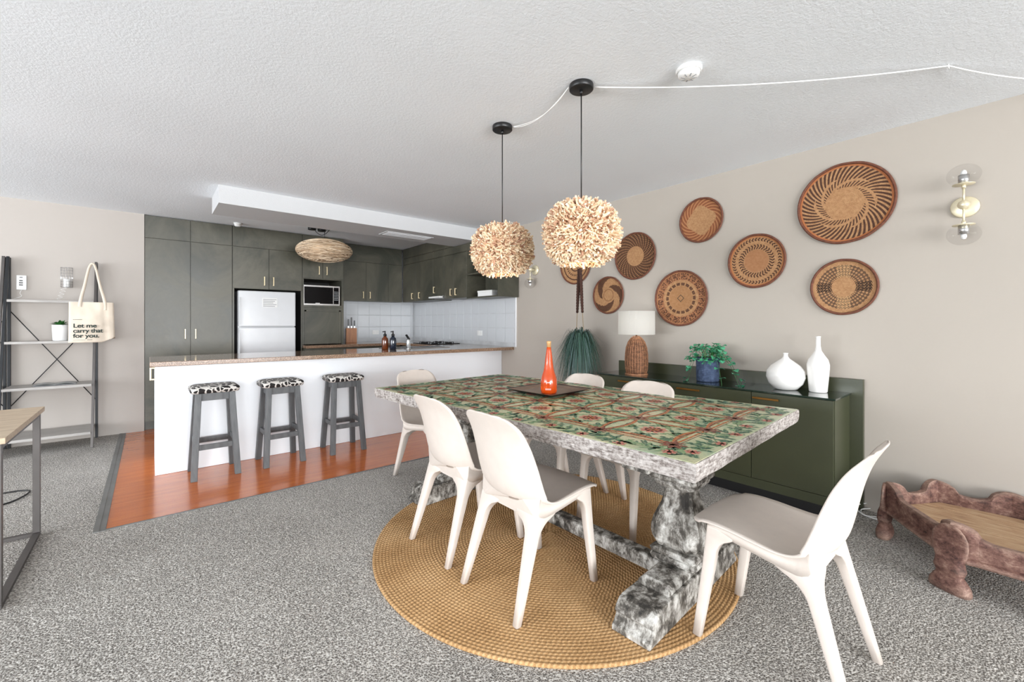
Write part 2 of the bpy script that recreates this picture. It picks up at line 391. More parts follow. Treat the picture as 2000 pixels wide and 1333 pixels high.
# splashback tiles
bm = BM(); box(bm, 0, .004, 0, .1925, 0, .1925); tl = link('tile', bm, 'tile', None, .0015)
tl.name = 'tile'
wr = bpy.data.objects['wall_right']; wk = bpy.data.objects['wall_kitchen']
sb = qbox('trim_3', XW-.004, XW, 4.322, YK, .945, 2.37, 'grout', **S); sk = qbox('trim_4', 2.25, XW-.004, YK-.004, YK, .945, 1.66, 'grout', **S)
first = True
for j in range(15):
    y = 4.346+.2*j
    if y > 7.1: break
    for k in range(7 if j < 2 else 4):
        z = .998+.2*k-.0
        if first: tl.parent = sb; tl.location = (XW-.009, y, z); first = False
        else: share(tl, 'tile', (XW-.009, y, z), None, sb)
for i in range(8):
    x = 2.3+.196*i
    if x > 3.68: break
    for k in range(4): share(tl, 'tile', (x, YK-.009, .998+.2*k), (0, 0, -PI/2), sk)
qbox('trim_5', XW-.014, XW, 4.31, 4.324, .945, 2.372, 'white', **S)

# ---------------------------------------------------------------- handles / doors
def handle(parent, axis, x, y, z0, z1, out=.03, w=.012, mat='gold'):
    """D handle on a face looking -Y (axis 'y') or -X (axis 'x')"""
    bm = BM()
    if axis == 'y':
        box(bm, x-w/2, x+w/2, y-out, y-out+w, z0, z1); box(bm, x-w/2, x+w/2, y-out+w, y, z0, z0+w); box(bm, x-w/2, x+w/2, y-out+w, y, z1-w, z1)
    else:
        box(bm, x-out, x-out+w, y-w/2, y+w/2, z0, z1); box(bm, x-out+w, x, y-w/2, y+w/2, z0, z0+w); box(bm, x-out+w, x, y-w/2, y+w/2, z1-w, z1)
    return link('handle', bm, mat, parent, .002)
def ydoor(root, x0, x1, z0, z1, yf, hx=None, hz=None, name='door', mat='cab', g=.0025):
    d = qbox(name, x0+g, x1-g, yf, yf+.018, z0+g, z1-g, mat, root, .0015)
    if hx is not None: handle(d, 'y', hx, yf, hz[0], hz[1])
    return d
def xdoor(root, y0, y1, z0, z1, xf, hy=None, hz=None, name='door', mat='cab', g=.0025):
    d = qbox(name, xf, xf+.018, y0+g, y1-g, z0+g, z1-g, mat, root, .0015)
    if hy is not None: handle(d, 'x', xf, hy, hz[0], hz[1])
    return d
YF = YB+.004
# pantry
p = thing('pantry_cabinet', 'tall two-door green-grey pantry cupboard beside the white wall', 'cabinet')
qbox('carcass', -.045, .825, YF+.02, YK-.005, .1, 2.53, 'cab', p); qbox('kickboard', -.045, .825, YF+.06, YF+.08, 0, .1, 'cab', p)
ydoor(p, -.045, .387, .1, 2.268, YF, .335, (1.07, 1.19)); ydoor(p, .387, .823, .1, 2.268, YF, .438, (1.07, 1.19))
ydoor(p, -.045, .387, 2.268, 2.535, YF, name='panel'); ydoor(p, .387, .823, 2.268, 2.535, YF, name='panel')
# fridge surround
p = thing('fridge_cabinet', 'green-grey overhead cupboard and surround enclosing the white fridge', 'cabinet')
bm = BM(); box(bm, .827, 1.668, YF+.02, YK-.005, 1.72, 2.53); box(bm, .827, .845, YF, YK-.005, 0, 1.72); box(bm, 1.65, 1.668, YF, YK-.005, 0, 1.72); link('carcass', bm, 'cab', p)
qbox('niche_back', .845, 1.65, YK-.03, YK-.006, 0, 1.72, 'cabdark', p)
bm = BM(); box(bm, .8455, .8475, YF+.002, YK-.04, 0, 1.719); box(bm, 1.6475, 1.6495, YF+.002, YK-.04, 0, 1.719); link('niche_lining', bm, 'cabdark', p)
ydoor(p, .827, 1.247, 1.72, 2.268, YF, 1.19, (1.77, 1.89)); ydoor(p, 1.247, 1.668, 1.72, 2.268, YF, 1.30, (1.77, 1.89)); ydoor(p, .827, 1.668, 2.268, 2.535, YF, name='panel')
# microwave tower
p = thing('microwave_cabinet', 'green-grey cupboard tower with a black niche holding the microwave', 'cabinet')
bm = BM(); box(bm, 1.67, 2.25, YF+.02, YK-.005, 1.9, 2.53); box(bm, 1.67, 1.688, YF, YK-.005, .95, 1.9); box(bm, 2.218, 2.25, YF, YK-.005, .95, 1.9); box(bm, 1.688, 2.218, YF, YK-.02, 1.49, 1.522); link('carcass', bm, 'cab', p)
qbox('niche_back', 1.688, 2.218, YK-.03, YK-.006, 1.522, 1.9, 'cabdark', p)
ydoor(p, 1.672, 1.948, 1.91, 2.268, YF, 1.894, (1.97, 2.09)); ydoor(p, 1.948, 2.248, 1.91, 2.268, YF, 2.002, (1.97, 2.09)); ydoor(p, 1.67, 2.25, 2.268, 2.535, YF, name='panel')
bm = BM(); box(bm, 1.688, 2.218, YF+.01, YF+.03, .955, 1.488); q = link('recessed_panel', bm, 'cab', p)
bm = BM(); box(bm, 1.70, 1.722, YF-.002, YF+.01, .955, 1.45); box(bm, 2.18, 2.205, YF-.002, YF+.01, .955, 1.45); box(bm, 1.70, 2.205, YF-.002, YF+.01, 1.43, 1.455); link('panel_frame', bm, 'cab', p)
# wall cabinets at back
YU = 6.95
p = thing('wall_cabinet', 'green-grey two-door wall cupboard above the knife block', 'cabinet')
qbox('carcass', 2.252, 3.36, YU+.02, YK-.005, 1.622, 2.53, 'cab', p)
ydoor(p, 2.254, 2.722, 1.62, 2.255, YU, 2.668, (1.665, 1.775)); ydoor(p, 2.722, 3.11, 1.62, 2.255, YU, 2.781, (1.665, 1.775)); ydoor(p, 3.11, 3.355, 1.62, 2.255, YU, name='panel'); ydoor(p, 2.254, 3.355, 2.255, 2.535, YU, name='panel')
# right wall cabinets
XU = 3.362
def rcab(y0, y1, z0, seams, handles, label, hood=False):
    p = thing('wall_cabinet', label, 'cabinet')
    zt = 2.37 if y0 < 5.318 else 2.535
    bm = BM(); box(bm, XU+.018, XW-.01, y0+.001, y1-.001, z0, 2.368)
    if y1 > 5.33: box(bm, XU+.018, XW-.01, max(y0+.001, 5.32), y1-.001, 2.368, 2.53)
    link('carcass', bm, 'cab', p)
    ys = [y0]+seams+[y1]
    for a, b_ in zip(ys, ys[1:]):
        hh = [h for h in handles if a < h < b_]
        xdoor(p, a, b_, z0, 2.26, XU, hh[0] if hh else None, (z0+.04, z0+.14))
    xdoor(p, y0, y1, 2.26, 2.368, XU, name='panel')
    if y1 > 5.33: xdoor(p, max(y0, 5.32), y1, 2.368, 2.535, XU, name='panel')
    return p
rcab(5.89, 6.93, 1.62, [6.45], [6.56, 6.32], 'dark corner wall cupboard with two doors on the right kitchen wall')
rc = rcab(5.565, 5.89, 1.68, [], [], 'narrow dark wall cupboard above the cooktop')
rcab(4.97, 5.565, 1.62, [5.3], [5.36, 5.23], 'dark two-door wall cupboard next to the open shelf')
handle(rc, 'x', XU, 5.84, 1.72, 1.82)
# range hood
p = thing('range_hood', 'slim pale range hood slide-out under the dark wall cupboards', 'range hood')
qbox('body', 3.34, XW-.012, 5.575, 5.885, 1.635, 1.678, 'steel', p); qbox('lip', 3.28, 3.34, 5.575, 5.885, 1.64, 1.662, 'plastic', p); qbox('filter', 3.37, 3.68, 5.6, 5.86, 1.630, 1.6345, 'greyprint', p)
# open shelf cupboard
p = thing('open_shelf_cupboard', 'dark open wall shelf unit at the near end of the kitchen cupboards', 'shelf')
bm = BM(); box(bm, XU, XW-.01, 4.26, 4.278, 1.6, 2.37); link('side_panel', bm, 'cab', p)
qbox('back_panel', XW-.022, XW-.0145, 4.278, 4.968, 1.618, 2.37, 'cab', p)
for z in (1.6, 1.925): qbox('shelf', XU, XW-.024 if z > 1.7 else XW-.0145, 4.279, 4.968, z, z+.018, 'cab', p)
qbox('top_panel', XU, XW-.0145, 4.279, 4.968, 2.26, 2.37, 'cab', p)
b = thing('storage_box', 'small white box on the lower open kitchen shelf', 'box', (3.47, 4.62, 1.618), .1)
qbox('base', -.06, .06, -.14, .14, 0, .055, 'plastic', b, .004); qbox('lid', -.064, .064, -.144, .144, .055, .08, 'plastic', b, .004)
# counter tops
bm = BM(); prism(bm, [(0.0, 4.575), (3.705, 4.355), (3.705, 5.33), (0.0, 5.33)], .905, .945)
tag(link('peninsula_countertop', bm, 'granite', None, .004), 'long speckled brown granite counter above the white panel', 'countertop')
bm = BM(); prism(bm, [(1.672, 6.44), (3.10, 6.44), (3.10, 5.332), (3.705, 5.332), (3.705, YK-.01), (2.252, YK-.01), (1.672, YK-.01)], .905, .945)
tag(link('back_countertop', bm, 'granite', None, .004), 'speckled granite worktop along the back tiles under the knife block', 'countertop')
# peninsula
p = thing('kitchen_peninsula', 'long white kitchen peninsula with three stools in front', 'cabinet')
qbox('front_panel', .035, XW-.004, 4.62, 4.66, 0.001, .903, 'white', p, .002)
qbox('end_panel', .035, .055, 4.66, 5.27, .001, .903, 'white', p); qbox('carcass', .056, 3.09, 4.662, 5.28, .08, .903, 'white', p)
handle(p, 'x', .035, 4.80, .775, .885, .035, .012)
bm = BM(); box(bm, 1.675, 3.10, 6.5, YK-.02, .001, .903); box(bm, 3.14, XW-.01, 5.29, 6.5, .001, .903)
p = tag(link('base_cabinet', bm, 'cab'), 'green-grey base cupboards under the back granite worktop', 'cabinet')
# fridge
p = thing('refrigerator', 'white top-freezer fridge with a paper notice on its door', 'fridge', (0, 0, 0))
qbox('body', .885, 1.566, 6.625, 7.2, .04, 1.69, 'fridge', p, .006)
qbox('freezer_door', .885, 1.566, 6.56, 6.62, 1.215, 1.69, 'fridge', p, .012); d2 = qbox('fridge_door', .885, 1.566, 6.56, 6.62, .06, 1.205, 'fridge', p, .012)
bm = BM(); box(bm, .889, .9, 6.535, 6.56, 1.24, 1.6); box(bm, .889, .9, 6.535, 6.56, .75, 1.18); link('grip', bm, 'fridge', p, .003)
nb = tag(qbox('paper_notice', 1.155, 1.335, 6.557, 6.5595, 1.475, 1.60, 'paper'), 'small printed paper notice stuck on the white freezer door', 'notice')
bm = BM()
for k in range(5): box(bm, 1.165, 1.325-.02*(k % 3), 6.5562, 6.5569, 1.575-k*.022, 1.583-k*.022)
link('print', bm, 'greyprint', nb)
# microwave
p = thing('microwave_oven', 'black microwave with silver frame in the kitchen niche', 'microwave')
y0 = 6.64
qbox('body', 1.70, 2.192, y0+.012, 7.0, 1.5215, 1.812, 'black', p, .003)
bm = BM(); box(bm, 1.69, 2.196, y0, y0+.014, 1.79, 1.812); box(bm, 1.69, 2.196, y0, y0+.014, 1.5215, 1.545); box(bm, 2.18, 2.196, y0, y0+.014, 1.545, 1.79); box(bm, 1.69, 1.697, y0, y0+.014, 1.545, 1.79); link('frame', bm, 'steel', p)
qbox('door', 1.697, 2.098, y0+.003, y0+.012, 1.545, 1.79, 'blackgl', p); qbox('door_edge', 2.098, 2.106, y0, y0+.012, 1.545, 1.79, 'steel', p); cpn = qbox('control_panel', 2.106, 2.18, y0+.003, y0+.012, 1.545, 1.79, 'blackgl', p)
for a in range(3):
    for k in range(6): qbox('button', 2.115+a*.021, 2.129+a*.021, y0+.001, y0+.003, 1.60+k*.024, 1.611+k*.024, 'greyprint', cpn)
qbox('badge', 1.85, 1.91, y0+.001, y0+.003, 1.548, 1.556, 'paper', p)
# knife block and knives
p = thing('knife_block', 'wooden knife block on the back worktop', 'knife block', (2.46, 6.93, .9455), -.25)
bm = BM(); prism(bm, [(-.07, -.055), (.09, -.055), (.09, .055), (-.07, .055)], 0, .235); link('block', bm, 'knifewood', p, .004)
bm = BM()
for k in range(3): box(bm, -.045+k*.045, -.02+k*.045, -.03, .03, .2352, .2365)
link('slots', bm, 'black', p)
for k, (dx, h, lb) in enumerate(((-.032, .14, 'left black knife handle in the wooden knife block'), (.013, .17, 'middle and tallest knife handle in the wooden knife block'), (.058, .12, 'right knife handle in the wooden knife block'))):
    c = Matrix.Rotation(-.25, 4, 'Z') @ Vector((dx, 0, 0))
    kk = thing('knife', lb, 'knife', (2.46+c.x, 6.93+c.y, .9455+.236), -.25, 'knives in the block')
    qbox('bolster', -.009, .009, -.014, .014, 0.001, .03, 'steel', kk, .002); qbox('grip', -.010, .010, -.013, .013, .03, h, 'black', kk, .003)
# round board leaning behind knife block
bm = BM(); lathe(bm, [(0, 0), (.13, 0), (.13, .015), (0, .015)], 28, smooth=False)
for v in bm.verts: v.co = Matrix.Rotation(PI/2-.12, 4, 'Y') @ v.co
o = link('round_board', bm, 'desk'); o.location = (2.30, 7.04, 1.076); tag(o, 'round pale board leaning on the cupboard by the knife block', 'board')
# pump bottles
def pump(x, y, mat, label):
    p = thing('pump_bottle', label, 'bottle', (x, y, .9455), .4)
    bm = BM(); lathe(bm, [(0, 0), (.036, 0), (.039, .006), (.039, .11), (.034, .135), (.018, .15), (.016, .165)], 24); link('bottle', bm, mat, p)
    bm = BM(); lathe(bm, [(.019, .16), (.019, .185), (.008, .188), (.006, .215)], 16); bar(bm, (0.006, 0, .218), (-.038, 0, .213), .012, .01); link('pump', bm, 'black', p)
pump(2.165, 4.94, 'amber', 'amber pump bottle on the granite counter, left one of the pair')
pump(2.24, 4.88, 'navyglass', 'dark blue pump bottle on the granite counter, right one of the pair')
# sink + mixer
p = thing('kitchen_sink', 'stainless steel sink set into the granite counter', 'sink', (2.62, 5.05, .9455))
bm = BM()
for x0, x1, y0_, y1 in ((-.4, .4, -.2, -.17), (-.4, .4, .17, .2), (-.4, -.37, -.17, .17), (.37, .4, -.17, .17), (-.02, .02, -.17, .17)): box(bm, x0, x1, y0_, y1, 0, .006)
link('rim', bm, 'steel', p)
for s in (-.195, .195): qbox('bowl', s-.174, s+.174, -.169, .169, 0.0003, .002, 'gunmetal', p)
p = thing('mixer_tap', 'short chrome tap with a black lever on the granite counter', 'tap', (2.40, 4.80, .9455), .3)
bm = BM(); lathe(bm, [(.03, 0), (.03, .01), (.025, .014), (.024, .10), (.026, .12), (.0, .13)], 20); bar(bm, (0, 0, .095), (0.07, .06, .10), .022, .018); link('body', bm, 'chrome', p)
bm = BM(); bar(bm, (0.015, 0, .118), (-.035, 0, .175), .022, .016); link('lever', bm, 'black', p)
# cooktop
p = thing('gas_cooktop', 'black cooktop with raised pan supports on the right worktop', 'cooktop', (3.40, 5.86, .9455))
qbox('plate', -.24, .24, -.3, .3, 0, .008, 'blackgl', p, .002)
for dx in (-.12, .12):
    for dy in (-.16, .14):
        bm = BM(); lathe(bm, [(.045, .008), (.04, .02), (.0, .022)], 16, (dx, dy, 0)); link('burner', bm, 'black', p)
        bm = BM()
        for a in range(4): bar(bm, (dx+.09*math.cos(a*PI/2), dy+.09*math.sin(a*PI/2), .022), (dx+.02*math.cos(a*PI/2), dy+.02*math.sin(a*PI/2), .022), .008)
        for a in range(4): bar(bm, (dx+.09*math.cos(a*PI/2), dy+.09*math.sin(a*PI/2), .008), (dx+.09*math.cos(a*PI/2), dy+.09*math.sin(a*PI/2), .026), .008)
        link('pan_support', bm, 'black', p)
for dy in (-.06, -.02, .02, .06): bm = BM(); lathe(bm, [(.014, .008), (.012, .03), (0, .03)], 14, (-.215, dy, 0)); link('knob', bm, 'black', p)
def outlet(loc, ax, label):
    p = thing('wall_outlet', label, 'outlet', loc, 0 if ax == 'y' else -PI/2)
    qbox('plate', -.058, .058, -.009, 0, -.036, .036, 'plastic', p, .002); qbox('rocker', -.04, -.012, -.012, -.009, -.02, .02, 'paper', p); qbox('rocker', .012, .04, -.012, -.009, -.02, .02, 'paper', p)
outlet((XW-.009, 5.12, 1.115), 'x', 'white double socket on the right tiled kitchen wall')
outlet((3.0, YK-.009, 1.10), 'y', 'white socket on the back tiles right of the knife block')
def detector(name, loc, r, label, cat):
    p = thing(name, label, cat, loc)
    bm = BM(); lathe(bm, [(r, 0), (r, -.012), (r*.92, -.02)], 32); link('base', bm, 'plastic', p)
    bm = BM(); lathe(bm, [(r*.85, -.02), (r*.8, -.036), (r*.55, -.045), (0, -.047)], 32); c = link('cover', bm, 'plastic', p)
    bm = BM()
    for k in range(8):
        a = k*PI/4; bar(bm, (r*.3*math.cos(a), r*.3*math.sin(a), -.0475), (r*.62*math.cos(a), r*.62*math.sin(a), -.0445), .004, .002)
    link('grille', bm, 'greyprint', p)
detector('smoke_detector', (2.06, 1.075, ZC), .062, 'round white smoke detector on the ceiling right of the pendants', 'smoke detector')
detector('ceiling_sensor', (.86, 6.45, ZC), .045, 'small round white sensor on the ceiling above the pantry', 'sensor')

# ---------------------------------------------------------------- bar stools
def stool():
    p = thing('bar_stool', 'charcoal wooden bar stool with leopard print seat, leftmost of the three', 'stool', (0, 0, 0), 0, 'bar stools in front of the peninsula')
    zt = .69
    tx, ty, fx, fy = .115, .095, .150, .165
    for sx in (-1, 1):
        for sy in (-1, 1):
            bm = BM(); a = .022
            lo = [(sx*fx+i*a, sy*fy+j*a, 0) for i, j in ((-1,-1),(1,-1),(1,1),(-1,1))]; hi = [(sx*tx+i*a, sy*ty+j*a, zt) for i, j in ((-1,-1),(1,-1),(1,1),(-1,1))]
            loft(bm, [lo, hi], smooth=False); link('leg', bm, 'stoolwood', p, .003)
    def at(z, sx, sy): k = z/zt; return (sx*(fx+(tx-fx)*k), sy*(fy+(ty-fy)*k), z)
    for z, h, w, nm in ((.658, .062, .02, 'apron'), (.255, .042, .02, 'stretcher')):
        for (a, b_) in (((-1,-1),(1,-1)), ((1,1),(-1,1)), ((1,-1),(1,1)), ((-1,1),(-1,-1))):
            dz = 0 if nm == 'apron' or a[1] == b_[1] else .03
            A = Vector(at(z+dz, *a)); B = Vector(at(z+dz, *b_)); d = (B-A).normalized()*.0221
            bm = BM(); bar(bm, A+d, B-d, w, h); link(nm, bm, 'stoolwood', p, .002)
    bm = BM(); secs = []
    for z, g in ((.69, -.004), (.7, .004), (.715, .008), (.73, .004), (.741, -.012), (.747, -.035)): secs.append(rrect(0, 0, .165+g, .135+g, .035, z, 5))
    loft(bm, secs); link('seat_cushion', bm, 'leopard', p, label='leopard print upholstered seat pad')
    return p
st = stool(); st.location = (.42, 4.425, 0); st.rotation_euler = (0, 0, 0)
dup(st, (.925, 4.42, 0), .02, 'charcoal wooden bar stool with leopard print seat, middle of the three')
dup(st, (1.495, 4.42, 0), -.02, 'charcoal wooden bar stool with leopard print seat, rightmost and nearest the dining table')

# ---------------------------------------------------------------- jute rug
p = thing('jute_rug', 'large round braided jute rug under the dining table', 'rug', (1.844, 1.832, 0.0005))
bm = BM(); prof = [(0, .008)]; n = 60; R = 1.018; pw = R/n
for k in range(n):
    r0 = k*pw
    for q in (.12, .35, .65, .88): prof.append((r0+pw*q, .009+.0045*math.sin(PI*q)))
    prof.append((r0+pw, .0085))
prof[-1] = (R, .002); prof.append((R-.004, 0))
lathe(bm, prof, 200, cap=True); link('braided_coil', bm, 'jute', p)
ZR = .0145
# ---------------------------------------------------------------- dining chairs
def catmull(P, n):
    out = []
    P = [Vector(p) for p in P]
    for i in range(len(P)-1):
        p0 = P[max(i-1, 0)]; p1 = P[i]; p2 = P[i+1]; p3 = P[min(i+2, len(P)-1)]
        for k in range(n):
            t_ = k/n; out.append(.5*((2*p1)+(p2-p0)*t_+(2*p0-5*p1+4*p2-p3)*t_**2+(3*p1-p0-3*p2+p3)*t_**3))
    out.append(P[-1]); return out
def chair():
    p = thing('dining_chair', '', 'chair', (0, 0, 0), 0, 'warm white dining chairs around the table')
    # (y, z, halfwidth, curl)
    K = [(.292, .450, .19, .0), (.27, .461, .203, .0), (.20, .468, .214, .004), (.12, .462, .22, .010), (.04, .448, .225, .018), (-.04, .434, .229, .030), (-.10, .434, .231, .045), (-.148, .453, .231, .058), (-.178, .495, .230, .064),
         (-.194, .555, .227, .060), (-.205, .62, .221, .052), (-.220, .70, .210, .040), (-.242, .775, .197, .028), (-.268, .83, .186, .018), (-.282, .855, .182, .014)]
    prof = catmull([(k[0], k[1], k[2]) for k in K], 5); curl = catmull([(k[3], 0, 0) for k in K], 5)
    L = [0]
    for a, b_ in zip(prof, prof[1:]): L.append(L[-1]+math.hypot(a.x-b_.x, a.y-b_.y))
    T = L[-1]
    # resample with fine ends
    us = sorted(set([0, .0015, .004, .008, .014, .022, .032, .045, .06]+[.06+(T-.14)*k/34 for k in range(35)]+[T-v for v in (.08, .062, .046, .032, .021, .012, .006, .002, 0)]))
    def samp(s):
        for i in range(len(L)-1):
            if s <= L[i+1]+1e-9:
                f = (s-L[i])/(L[i+1]-L[i]) if L[i+1] > L[i] else 0
                a = prof[i].lerp(prof[i+1], f); c = curl[i].x+(curl[i+1].x-curl[i].x)*f
                d = (prof[i+1]-prof[i]); return a, c, Vector((d.x, d.y)).normalized()
        return prof[-1], curl[-1].x, Vector((prof[-1].x-prof[-2].x, prof[-1].y-prof[-2].y)).normalized()
    NV = 18; bm = BM(); rows = []
    for s in us:
        a, c, d = samp(s); w = a.z
        rf, rb = .055, .08
        if s < rf: w = w-rf+math.sqrt(max(0, rf*rf-(rf-s)**2))
        if T-s < rb: w = w-rb+math.sqrt(max(0, rb*rb-(rb-(T-s))**2))
        nrm = Vector((d.y, -d.x))  # up for seat (moving -y), forward for back
        if nrm.y < 0 and s < T*.4: nrm = -nrm
        row = []
        for k in range(NV+1):
            q = -1+2*k/NV; lift = c*abs(q)**2.2
            droop = -.006*q*q if s < .06 else 0
            arch = -.012*q*q*max(0, 1-(T-s)/.15)
            row.append(bm.verts.new((w*q, a.x+nrm.x*lift, a.y+nrm.y*lift+droop+arch)))
        rows.append(row)
    for A, B in zip(rows, rows[1:]):
        for k in range(NV): f = bm.faces.new((A[k], A[k+1], B[k+1], B[k])); f.smooth = True
    tub = []
    for s in us:
        a, c, d = samp(s)
        if a.x > .235 or a.y > .475 or (s < .05): continue
        nrm = Vector((d.y, -d.x)); 
        if nrm.y < 0 and s < T*.4: nrm = -nrm
        back = max(0, min(1, (-.02-a.x)/.15)); w = a.z*(.945-.05*back); top = []; NT_ = 10
        for k in range(NT_+1):
            q = (-1+2*k/NT_)*w/a.z; lift = c*abs(q)**2.2-.0045
            top.append((a.z*q, a.x+nrm.x*lift, a.y+nrm.y*lift))
        yl = max(a.x, -.138); zl = .440-.036*max(0, min(1, (.2-a.x)/.3))-.004
        low = [(w*.95*(1-2*k/4), yl, zl-(.0 if k in (0, 4) else .004)) for k in range(5)]
        tub.append(top+low)
    o = link('shell', bm, 'chair', p)
    md = o.modifiers.new('s', 'SOLIDIFY'); md.thickness = .008; md.offset = 0
    # legs
    zr = .415
    for sx in (-1, 1):
        for sy in (1, -1):
            bm = BM(); secs = []
            zs = [0, .1, .2, .28]+[zr-.10+.10*k/9 for k in range(10)]+[zr+.012]
            for z in zs:
                k = z/(zr+.02)
                if sy > 0: cx = .196+(.178-.196)*k; cy = .246+(.195-.246)*k; hx = .015+.006*k; hy = .017+.008*k; R_ = .06
                else: cx = .196+(.168-.196)*k; cy = -.25+(-.112+.25)*k; hx = .016+.017*k; hy = .015+.009*k; R_ = .075
                q = min(1, max(0, (z-(zr-.02-R_))/R_)); fl = R_*(1-math.sqrt(max(0, 1-q*q)))
                x0, x1 = cx-hx-fl, cx+hx; y0_, y1_ = (cy-hy-fl, cy+hy) if sy > 0 else (cy-hy, cy+hy+fl)
                zz = z
                if sy > 0: zz = z + (.03 if z > zr-.001 else .03*max(0, (z-.28)/(zr-.28)))
                pts = rrect(0, 0, 0, 0, .008, zz, 2, x0, x1, y0_, y1_)
                if sx < 0: pts = [(-a, b_, c) for a, b_, c in pts]
                secs.append(pts)
            loft(bm, secs); link('leg', bm, 'chair', p)
    bm = BM(); loft(bm, tub); link('seat_frame', bm, 'chair', p)
    return p
ch = chair()
CH = [((1.412, 1.544), -PI/2, 'warm white chair on the near long side, right one of two with backs to camera'),
      ((1.418, 2.092), -PI/2, 'warm white chair on the near long side, left one of two with backs to camera'),
      ((1.888, .60), 0, 'warm white dining chair at the near right head of the table, seen from the side'),
      ((2.335, 1.625), PI/2+.02, 'warm white dining chair across the table in front of the rattan lamp and drawers'),
      ((2.335, 2.185), PI/2-.03, 'warm white dining chair across the table in front of the hanging grass plant'),
      ((1.80, 3.155), PI+.17, 'warm white dining chair at the far left head of the table by the peninsula')]
for i, ((x, y), rz, lb) in enumerate(CH):
    z = ZR if i in (1,) else ZR*.98
    if i in (5,): z = 0.0
    if i == 2: z = .002
    if i == 0: ch.location = (x, y, z); ch.rotation_euler = (0, 0, rz); ch['label'] = lb
    else:
        c_ = dup(ch, (x, y, z), rz, lb)
        if i == 2: c_.location.z = .0075; c_.rotation_euler = (.027, 0, 0)

# ---------------------------------------------------------------- dining table
QZ = .79
Q = [Vector((1.415, .714)), Vector((2.748, .798)), Vector((2.513, 3.148)), Vector((1.267, 3.07))]  # near-left, near-right, far-right, far-left
LV = (Q[3]-Q[0]).length; LU = (Q[1]-Q[0]).length
def tab(u, v):
    a = u/LU; b_ = v/LV
    return (Q[0]*(1-a)+Q[1]*a)*(1-b_)+(Q[3]*(1-a)+Q[2]*a)*b_
p = thing('dining_table', 'long trestle dining table with a painted floral top and whitewashed edges', 'table')
bm = BM(); NU, NVV = 40, 70; top = []; random.seed(3)
def jit(u, v, s=.004): return (noise.noise(Vector((u*9, v*9, s*100)))*s)
secs = []
per = [(i/NU*LU, 0) for i in range(NU)]+[(LU, j/NVV*LV) for j in range(NVV)]+[(LU-i/NU*LU, LV) for i in range(NU)]+[(0, LV-j/NVV*LV) for j in range(NVV)]
cen = tab(LU/2, LV/2)
for z, off, js in ((QZ-.068, -.004, .003), (QZ-.05, 0, .004), (QZ-.03, .001, .004), (QZ-.012, .001, .003), (QZ-.002, -.001, .002)):
    ring = []
    for (u, v) in per:
        q = tab(u, v); ou = -1 if u == 0 else (1 if u >= LU-1e-6 else 0); ov = -1 if v == 0 else (1 if v >= LV-1e-6 else 0)
        e = off+jit(u+z*30, v+z*17, js); q2 = tab(u+ou*e, v+ov*e); ring.append((q2.x, q2.y, z))
    secs.append(ring)
loft(bm, secs, smooth=False); link('tabletop', bm, 'edge', p)
bm = BM(); NX, NY = 2, 2
prism(bm, [tuple(tab(u, v)) for u, v in ((.006, .006), (LU-.006, .006), (LU-.006, LV-.006), (.006, LV-.006))], QZ-.0025, QZ-.0003); link('painted_ground', bm, 'ptop', p)
# painted ornament
pb = BM(); ZP = QZ
def P3(u, v, z): q = tab(u, v); return (q.x, q.y, z)
def inside(u, v, m=.012): return m < u < LU-m and m < v < LV-m
def poly(pts, mi, z=ZP):
    if not all(inside(*q) for q in pts): return
    f = pb.faces.new([pb.verts.new(P3(u, v, z)) for u, v in pts]); f.material_index = mi
def leafp(u, v, ang, ln, w, mi, z=ZP+.0004, bend=.25):
    L_ = []; R_ = []; n = 6
    for k in range(n+1):
        s = k/n; a = ang+bend*(s-.5); x = u+math.cos(ang)*ln*s-math.sin(ang)*bend*ln*s*s*.5; y = v+math.sin(ang)*ln*s+math.cos(ang)*bend*ln*s*s*.5
        ww = w*math.sin(PI*min(1, s*.94+.03))*(1+.35*((k % 2)*2-1)); L_.append((x-math.sin(a)*ww, y+math.cos(a)*ww)); R_.append((x+math.sin(a)*ww, y-math.cos(a)*ww))
    for k in range(n): poly([L_[k], L_[k+1], R_[k+1], R_[k]], mi, z)
def band(pts, w, mi, z=ZP+.0007):
    for a, b_ in zip(pts, pts[1:]):
        d = Vector((b_[0]-a[0], b_[1]-a[1])); n_ = Vector((-d.y, d.x)).normalized()*w/2; d = d.normalized()*.002
        poly([(a[0]-n_.x-d.x, a[1]-n_.y-d.y), (b_[0]-n_.x+d.x, b_[1]-n_.y+d.y), (b_[0]+n_.x+d.x, b_[1]+n_.y+d.y), (a[0]+n_.x-d.x, a[1]+n_.y-d.y)], mi, z)
rng = random.Random(11)
U0, V0, U1, V1 = .165, .16, LU-.165, LV-.16
nu, nv = 3, 6; du = (U1-U0)/nu; dv = (V1-V0)/nv
def arc(a, b_, bow, n=10):
    a = Vector(a); b_ = Vector(b_); nn = Vector((-(b_-a).y, (b_-a).x)).normalized(); out = []
    for k in range(n+1):
        s = k/n; out.append(tuple(a.lerp(b_, s)+nn*bow*math.sin(PI*s)))
    return out
